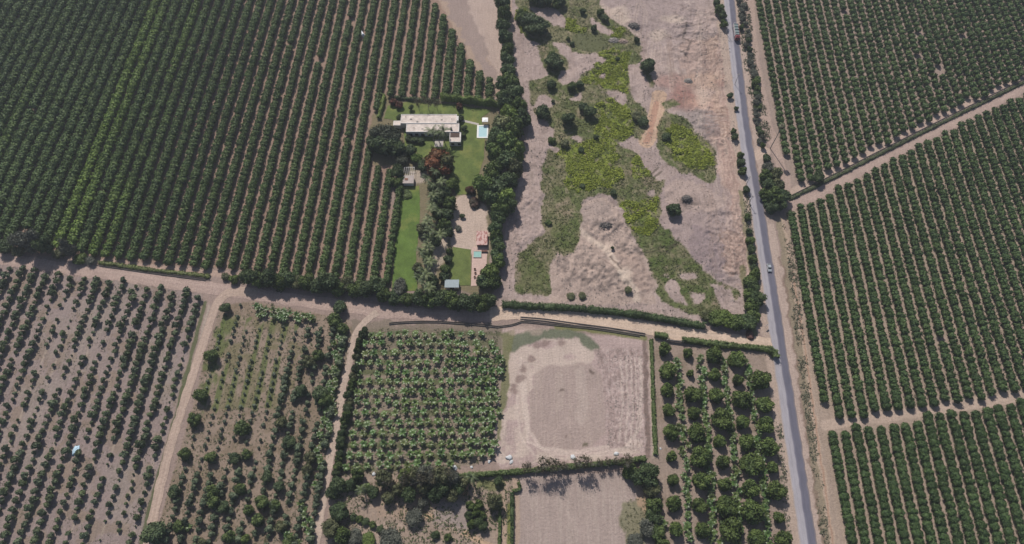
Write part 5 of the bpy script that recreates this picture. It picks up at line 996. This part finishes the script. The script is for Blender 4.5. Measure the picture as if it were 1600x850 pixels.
x, y = P(758, 187, 2.6); cb = thing('garden_canopy', 'small white square canopy at the head of the pool', 'canopy', (x, y, 0))
mb = MB(); mb.box(-1.5, -1.4, 2.45, 1.5, 1.4, 2.6); 
vs = mb.b; apex = vs.verts.new((0, 0, 3.0)); cs = [vs.verts.new(p) for p in ((-1.45, -1.35, 2.604), (1.45, -1.35, 2.604), (1.45, 1.35, 2.604), (-1.45, 1.35, 2.604))]
for k in range(4): vs.faces.new((cs[k], cs[(k + 1) % 4], apex))
mb.build('canopy_roof', plain('canvas', (.8, .79, .78), var=.04), cb)
for sx in (-1.35, 1.35):
    for sy in (-1.25, 1.25): mb = MB(); mb.tube((sx, sy, 0), (sx, sy, 2.45), .05, .05, 6); mb.build('post', CONC, cb)
# pergola shed
x, y = P(638, 280, 2.6); sh = thing('garden_shed', 'grey roofed garden shed with an open pergola frame behind it', 'shed', (x, y, 0)); 
mb = MB(); mb.box(-2.5, -2.2, 0, 2.5, 2.2, 2.4); mb.build('wall', WHITE, sh); mb = MB(); mb.box(-2.7, -2.4, 2.4, 2.7, 2.4, 2.55); rf = mb.build('roof', plain('grey_sheet', S(170, 158, 152), var=.2, scale=.8), sh)
mb = MB(); mb.box(-1.8, -.6, 2.553, -.2, .6, 2.75, .03); mb.build('clutter', RUST, rf)
mb = MB()
for k in range(6): mb.box(-2.55 + k * .98, 2.3, 2.35, -2.43 + k * .98, 7.6, 2.47)
mb.box(-2.7, 7.4, 2.2, 2.7, 7.55, 2.345); mb.build('pergola_beam', WHITE, sh)
for sx in (-2.5, 2.5): mb = MB(); mb.box(sx - .08, 7.4, 0, sx + .08, 7.55, 2.195); mb.build('post', WHITE, sh)
# pink shed, teal pool cover, grey shed
x, y = P(753, 372, 2); ps = thing('brick_shed', 'roof of pink corrugated sheets stained red beside the windbreak', 'shed', (x, y, 0)); mb = MB(); mb.box(-2.3, -3.4, 0, 2.3, 3.6, 1.9); mb.build('wall', plain('pink_brick', (.30, .19, .16), var=.2), ps)
m, t, b = newmat('stained_sheet'); g = N(t, 'ShaderNodeNewGeometry').outputs['Position']; mx = N(t, 'ShaderNodeMix', data_type='RGBA'); mx.inputs[6].default_value = (*S(200, 170, 162), 1); mx.inputs[7].default_value = (*S(160, 112, 106), 1); t.links.new(ramp(t, noise(t, .9, 3, .6, g, (1, .6, 1)), .5, .56, 0, 1), mx.inputs[0]); t.links.new(mx.outputs[2], b.inputs['Base Color'])
mb = MB()
for k in range(10): mb.box(-2.6 + k * .52, -3.7, 1.9 + .03 * (k % 2), -2.6 + k * .52 + .52, 3.9, 2.02 + .03 * (k % 2))
mb.build('roof', m, ps)
x, y = P(746, 398); tp = thing('wading_pool', 'small teal tank of water set in the pink paving', 'tank', (x, y, 0)); mb = MB(); mb.box(-1.9, -1.7, .14, 1.9, -1.5, .5); mb.box(-1.9, 1.5, .14, 1.9, 1.7, .5); mb.box(-1.9, -1.5, .14, -1.7, 1.5, .5); mb.box(1.7, -1.5, .14, 1.9, 1.5, .5); mb.build('rim', CONC, tp); mb = MB(); mb.box(-1.7, -1.5, .14, 1.7, 1.5, .42); mb.build('water', plain('teal_water', (.24, .40, .36), rough=.15, var=.1), tp)
x, y = P(757, 392, .8); o = MB(); o.box(-1.4, -.5, .14, 1.4, .5, .9, .05); rk = o.build('storage_box', plain('brown_box', (.12, .06, .045), var=.3), None, (x, y, 0)); tag(rk, 'dark brown bench box standing just below the pink shed', 'box')
for k, (px, py) in enumerate([(742, 421), (743, 427), (742, 433)]):
    x, y = P(px, py, .4); ob = MB(); ob.box(-.5, -.35, .42, .5, .35, .5, .02); th = thing('garden_chair', 'small reddish garden chair on the paving, %s from the teal tank' % nth(k + 1), 'chair', (x, y, .14), k * .5, 'garden chairs on the pink paving'); RD_ = RUST
    ob.build('seat', RUST, th); ob = MB(); ob.box(-.5, .28, .5, .5, .35, .95, .02); ob.build('backrest', RUST, th)
    for sx in (-.42, .42):
        for sy in (-.28, .28): ob = MB(); ob.tube((sx, sy, 0), (sx, sy, .42), .03, .03, 5); ob.build('leg', RUST, th)
x, y = P(706, 443, 2.6); gs_ = thing('garage', 'small building with a blue-grey sheet roof near the estate gate', 'shed', (x, y, 0)); mb = MB(); mb.box(-3, -1.7, 0, 3, 1.7, 2.5); mb.build('wall', WHITE, gs_); mb = MB()
for k in range(13): mb.box(-3.25 + k * .5, -2, 2.5 + .03 * (k % 2), -2.75 + k * .5, 2, 2.6 + .03 * (k % 2))
mb.build('roof', plain('blue_grey_sheet', S(140, 152, 158), var=.12, rough=.5), gs_)
mb = MB(); mb.box(-1, -1.76, 0, 1, -1.703, 2.1); mb.build('door', DARKG, gs_)
# ------------------------------------------------------------------ ditches, walls, gate
DITCHM = plain('mud_wall', (.17, .145, .125), var=.3, scale=1.5)
def channel(name, pxs, wd, hh, mat, label, cat, tk=.2, z0=0.0):
    mat = DITCHM
    L = smooth_line(PP(pxs), 2.0); root = thing(name, label, cat, (L[0].x, L[0].y, 0))
    for sgn, nm in ((-1, 'side_wall'), (1, 'side_wall')):
        V, Q = [], []
        for i, p in enumerate(L):
            d = (L[min(i + 1, len(L) - 1)] - L[max(i - 1, 0)]).normalized(); n = Vector((d.y, -d.x)) * sgn
            a, b = p + n * (wd / 2), p + n * (wd / 2 + tk); V += [(a.x - L[0].x, a.y - L[0].y, z0), (a.x - L[0].x, a.y - L[0].y, hh), (b.x - L[0].x, b.y - L[0].y, hh), (b.x - L[0].x, b.y - L[0].y, z0)]
            if i:
                o = i * 4
                for k in range(3): Q.append((o - 4 + k, o - 3 + k, o + 1 + k, o + k))
        link(nm, mk_mesh(nm, V, None, Q, None, [mat]), root)
    return root
channel('irrigation_ditch', [(813, 497), (850, 500), (900, 507), (960, 515), (1008, 523)], .8, .55, CONC, 'concrete irrigation ditch along the south edge of the sandy road', 'ditch')
channel('irrigation_ditch', [(778, 511), (800, 508), (812, 504), (822, 503), (870, 508), (930, 514), (1000, 525)], .5, .45, CONC, 'thin field ditch bounding the bare lot on the north', 'ditch', .14)
channel('irrigation_ditch', [(608, 506), (630, 504), (680, 503), (740, 507), (778, 511)], .6, .5, CONC, 'short ditch above the first banana row', 'ditch', .14)
channel('irrigation_ditch', [(155, 414), (200, 421), (250, 428), (322, 437)], .6, .5, CONC, 'ditch along the foot of the big citrus field', 'ditch', .14)
channel('irrigation_canal', [(1238, 306), (1300, 275), (1400, 224), (1500, 174), (1612, 119)], .7, .5, CONC, 'long thin concrete canal beside the diagonal hedge', 'canal', .18)
x, y = P(1055, 533, 1.0); gt = thing('field_gate', 'low grey gate closing the gap between two hedges by the dirt road', 'gate', (x, y, 0), -.13)
mb = MB(); mb.box(-3.4, -.06, .15, 3.4, .06, 1.75); mb.build('gate_panel', plain('gate_sheet', (.22, .21, .20), var=.15), gt)
for sx in (-3.55, 3.55): mb = MB(); mb.box(sx - .13, -.13, 0, sx + .13, .13, 2.0); mb.build('post', CONC, gt)
# fence posts between bare lot and hedge
# ------------------------------------------------------------------ vehicles
RUB = plain('rubber', (.02, .02, .02), var=.1)
def wheel(parent, x, y, r, wdt):
    mb = MB(); mb.tube((x - wdt / 2, y, r), (x + wdt / 2, y, r), r, r, 16); w_ = mb.build('wheel', RUB, parent); mb = MB(); mb.tube((x - wdt / 2 - .01, y, r), (x + wdt / 2 + .01, y, r), r * .5, r * .5, 10); mb.build('rim', plain('rim', (.3, .3, .3), rough=.4), w_)
hd = math.atan2(*(Vector(P(1182, 318)) - Vector(P(1199, 424))))      # road heading
x, y = P(1150.5, 50, 1.6); tr = thing('cargo_truck', 'red cargo truck with ribbed grey-green load on the paved road', 'truck', (x, y, .1), -hd - .02)   # front to -Y
redp = plain('red_paint', (.17, .03, .035), rough=.35, spec=.5, var=.08); whitep = plain('pale_paint', (.55, .50, .50), rough=.4, var=.08)
mb = MB(); mb.box(-.45, -5.6, .7, .45, 5.6, 1.0); mb.build('chassis', RUST, tr)
mb = MB(); mb.box(-1.25, -5.9, .75, 1.25, -3.7, 2.9, .18); cabn = mb.build('cab', redp, tr)
mb = MB(); mb.box(-1.1, -5.96, 1.75, 1.1, -5.905, 2.55); mb.build('windscreen', DARKG, cabn)
mb = MB(); mb.box(-.9, -5.3, 2.91, .9, -4.2, 3.2, .1); mb.build('roof_fairing', redp, cabn)
for sx in (-.95, .95): mb = MB(); mb.box(sx - .15, -5.95, .95, sx + .15, -5.91, 1.15); mb.build('headlight', whitep, cabn)
mb = MB(); mb.box(-1.3, -3.4, 1.0, 1.3, 5.8, 1.18); bed = mb.build('cargo_bed', RUST, tr)
for sx in (-1.3, 1.2):
    mb = MB(); mb.box(sx, -3.4, 1.18, sx + .1, 5.8, 1.7)
    for k in range(9): mb.box(sx - .04, -3.4 + k * 1.13, 1.18, sx + .14, -3.28 + k * 1.13, 2.9)
    for z in (2.1, 2.45, 2.8): mb.box(sx + .02, -3.27, z, sx + .08, 5.7, z + .14)
    mb.build('side_rail', whitep if sx < 0 else redp, tr)
mb = MB()
for k in range(7): mb.box(-1.12, -3.0 + k * 1.25, 1.182, 1.12, -2.05 + k * 1.25, 2.65 + .08 * (k % 2), .08)
mb.build('load', plain('load_sheet', S(112, 130, 130), var=.15), tr)
mb = MB()
for k in range(5): mb.box(-1.26, -3.3 + k * 2.2, 2.95, 1.26, -3.18 + k * 2.2, 3.05)
mb.build('hoop', whitep, tr)
for yy_ in (-4.7, 1.9, 3.2, 4.5):
    for sx in (-1.08, 1.08): wheel(tr, sx, yy_, .5, .32)
x, y = P(1202, 418, .8); car = thing('hatchback_car', 'small silver car with dark windscreen driving on the paved road', 'car', (x, y, .1), -hd)
silver = plain('silver_paint', (.36, .38, .40), rough=.3, spec=.5, var=.04, metal=.2)
mb = MB(); prof = [(-2.1, .3), (-2.15, .62), (-1.9, .82), (-1.05, .95), (1.0, .98), (1.95, .95), (2.1, .65), (2.08, .3)]; mb.sweep(prof, -.86, .86); bmesh.ops.bevel(mb.b, geom=list(mb.b.edges), offset=.06, segments=2, affect='EDGES'); mb.build('body', silver, car)
mb = MB(); prof = [(-1.05, .94), (-.35, 1.42), (1.1, 1.46), (1.85, .94)]; mb.sweep(prof, -.72, .72); cb_ = mb.build('cabin', DARKG, car)
mb = MB(); mb.box(-.66, -.32, 1.44, .66, 1.12, 1.5, .02); mb.build('roof', silver, cb_)
for sx in (-.62, .62): mb = MB(); mb.box(sx - .16, -2.17, .6, sx + .16, -2.12, .75); mb.build('headlight', whitep, car)
for yy_ in (-1.35, 1.3):
    for sx in (-.78, .78): wheel(car, sx, yy_, .31, .2)
# ------------------------------------------------------------------ poles, sign, small things
for k, (px, py, h) in enumerate([(1134, 52, 8), (1148, 132, 8), (1165, 290, 8), (1170, 318, 7), (1186, 470, 7.5)]):
    x, y = P(px, py); up = thing('utility_pole', 'thin pale utility pole west of the paved road, %s from the far end' % nth(k + 1), 'pole', (x, y, 0), 0, 'utility poles along the paved road'); mb = MB(); mb.tube((0, 0, -.3), (0, 0, h), .17, .1, 8); mb.build('shaft', plain('pole_concrete', (.42, .40, .37)), up); mb = MB(); mb.box(-.8, -.06, h - .5, .8, .06, h - .38); mb.build('crossarm', CONC, up)
x, y = P(1196, 511); sg = thing('road_sign', 'white road sign on a post at the pale apron near the junction', 'sign', (x, y, 0), .5); mb = MB(); mb.tube((0, 0, 0), (0, 0, 2.6), .05, .05, 6); mb.build('post', CONC, sg); mb = MB(); mb.box(-.75, -.03, 1.7, .75, .03, 2.6, .02); mb.build('panel', plain('sign_white', (.75, .75, .75), var=.04), sg)
def lump(name, px, py, r, h, mat, label, cat, group=None, flat=.6, seed=0):
    rg = np.random.default_rng(seed + 77); V, T = ICO[2]; V = V * np.array([r, r * .8, h]) * (1 + .8 * (rg.random((len(V), 1)) - .5)); V[:, 2] = np.maximum(V[:, 2], -.1); x, y = P(px, py)
    o = link(name, mk_mesh(name, V, T, None, None, [mat]), None, (x, y, gz(x, y) + .05)); o.rotation_euler = (0, 0, seed); return tag(o, label, cat, group)
SACK = plain('white_sack', (.44, .45, .46), var=.2, scale=3)
for k, (px, py, r, nm) in enumerate([(795, 715, 1.5, 'larger sack heap at the south-west corner of the bare lot'), (799, 722, .9, 'smaller sack at the south-west corner of the bare lot'), (896, 715, 1.2, 'sack heap midway along the bottom of the bare lot'), (963, 709, 1.1, 'sack heap nearest the east corner of the bare lot'), (765, 721, .8, 'round sack at the last banana row'), (711, 732, 1.2, 'sack heap on the strip below the bananas'), (737, 730, .7, 'small sack on the dirt strip below the bananas'), (584, 741, .9, 'sack at the south-west end of the bananas'), (1032, 701, .5, 'little sack on the track beside the mango block')]):
    lump('sack', px, py, r * .95, r * .3, SACK, 'white %s' % nm, 'sack', None, seed=k)
lump('tarpaulin', 119, 704, 1.9, .5, plain('blue_tarp', (.38, .52, .62), var=.45, scale=1.2), 'crumpled pale blue tarpaulin lying between avocado rows', 'tarpaulin', seed=20)
lump('plastic_sheet', 568, 57, 1.5, 3.0, plain('white_plastic', (.72, .74, .78), var=.15), 'white plastic sheet caught in a citrus row', 'plastic sheet', seed=21)
def pile(px, py, r, h, n, mat, label, cat, seed):
    rg = np.random.default_rng(seed); Vs, Ts, off = [], [], 0; V0, T0 = ICO[1]
    for k in range(n):
        a, q = rg.uniform(0, 6.28), r * rg.random() ** .6; s = rg.uniform(.18, .55) * r * .32; c = np.array([q * math.cos(a), q * .7 * math.sin(a), h * max(0, 1 - (q / r) ** 1.5)])
        Vs.append(V0 * np.array([s, s * rg.uniform(.6, 1), s * rg.uniform(.5, .9)]) * (1 + .4 * (rg.random((len(V0), 1)) - .5)) + c); Ts.append(T0 + off); off += len(V0)
    D = V0 * np.array([r * .95, r * .65, h]); D[:, 2] = np.maximum(D[:, 2], -.1); Vs.append(D); Ts.append(T0 + off)
    x, y = P(px, py); o = link('stone_heap', mk_mesh('stone_heap', np.concatenate(Vs), np.concatenate(Ts), None, None, [mat]), None, (x, y, gz(x, y))); return tag(o, label, cat)
STN = plain('river_stone', (.24, .215, .195), var=.4, bump=.1); DRK = plain('dark_rubble', (.11, .098, .09), var=.35, bump=.1)
pile(1075, 127, 2.6, .9, 90, STN, 'grey boulder heap on the graded red ground', 'boulders', 1); pile(1072, 313, 2.6, .9, 120, DRK, 'dark rubble pile north of the lone round tree', 'rubble', 2); pile(959, 63, 3, .7, 140, STN, 'grey stone heap beside the murky pond', 'stones', 3); pile(974, 65, 2.8, .7, 120, plain('brown_stone', (.27, .2, .165), var=.35), 'brownish stone heap east of the murky pond', 'stones', 4); pile(945, 352, 3.6, .5, 110, DRK, 'dark broken clods on the pale central riverbed mound', 'rubble', 5); pile(990, 42, 3.2, .6, 90, DRK, 'dark dirt heap above the murky pond', 'dirt heap', 6)
lump('brush_pile', 1172, 524, 2.2, .9, plain('dry_brush', (.11, .055, .045), var=.4, scale=3), 'dark reddish brush pile at the junction corner', 'brush pile', seed=24)

# ------------------------------------------------------------------ air
if HAZE_DENSITY:
    mb = MB(); mb.box(-2600, -2100, -2, 2600, 4100, 330); m = bpy.data.materials.new('haze'); m.use_nodes = True; t = m.node_tree; t.nodes.remove(t.nodes['Principled BSDF'])
    v = t.nodes.new('ShaderNodeVolumePrincipled'); v.inputs['Color'].default_value = (.85, .9, 1, 1); v.inputs['Density'].default_value = HAZE_DENSITY; v.inputs['Anisotropy'].default_value = 0.2
    t.links.new(v.outputs[0], t.nodes['Material Output'].inputs['Volume']); tag(mb.build('haze', m), 'thin pale haze in the air over the valley', kind='stuff')
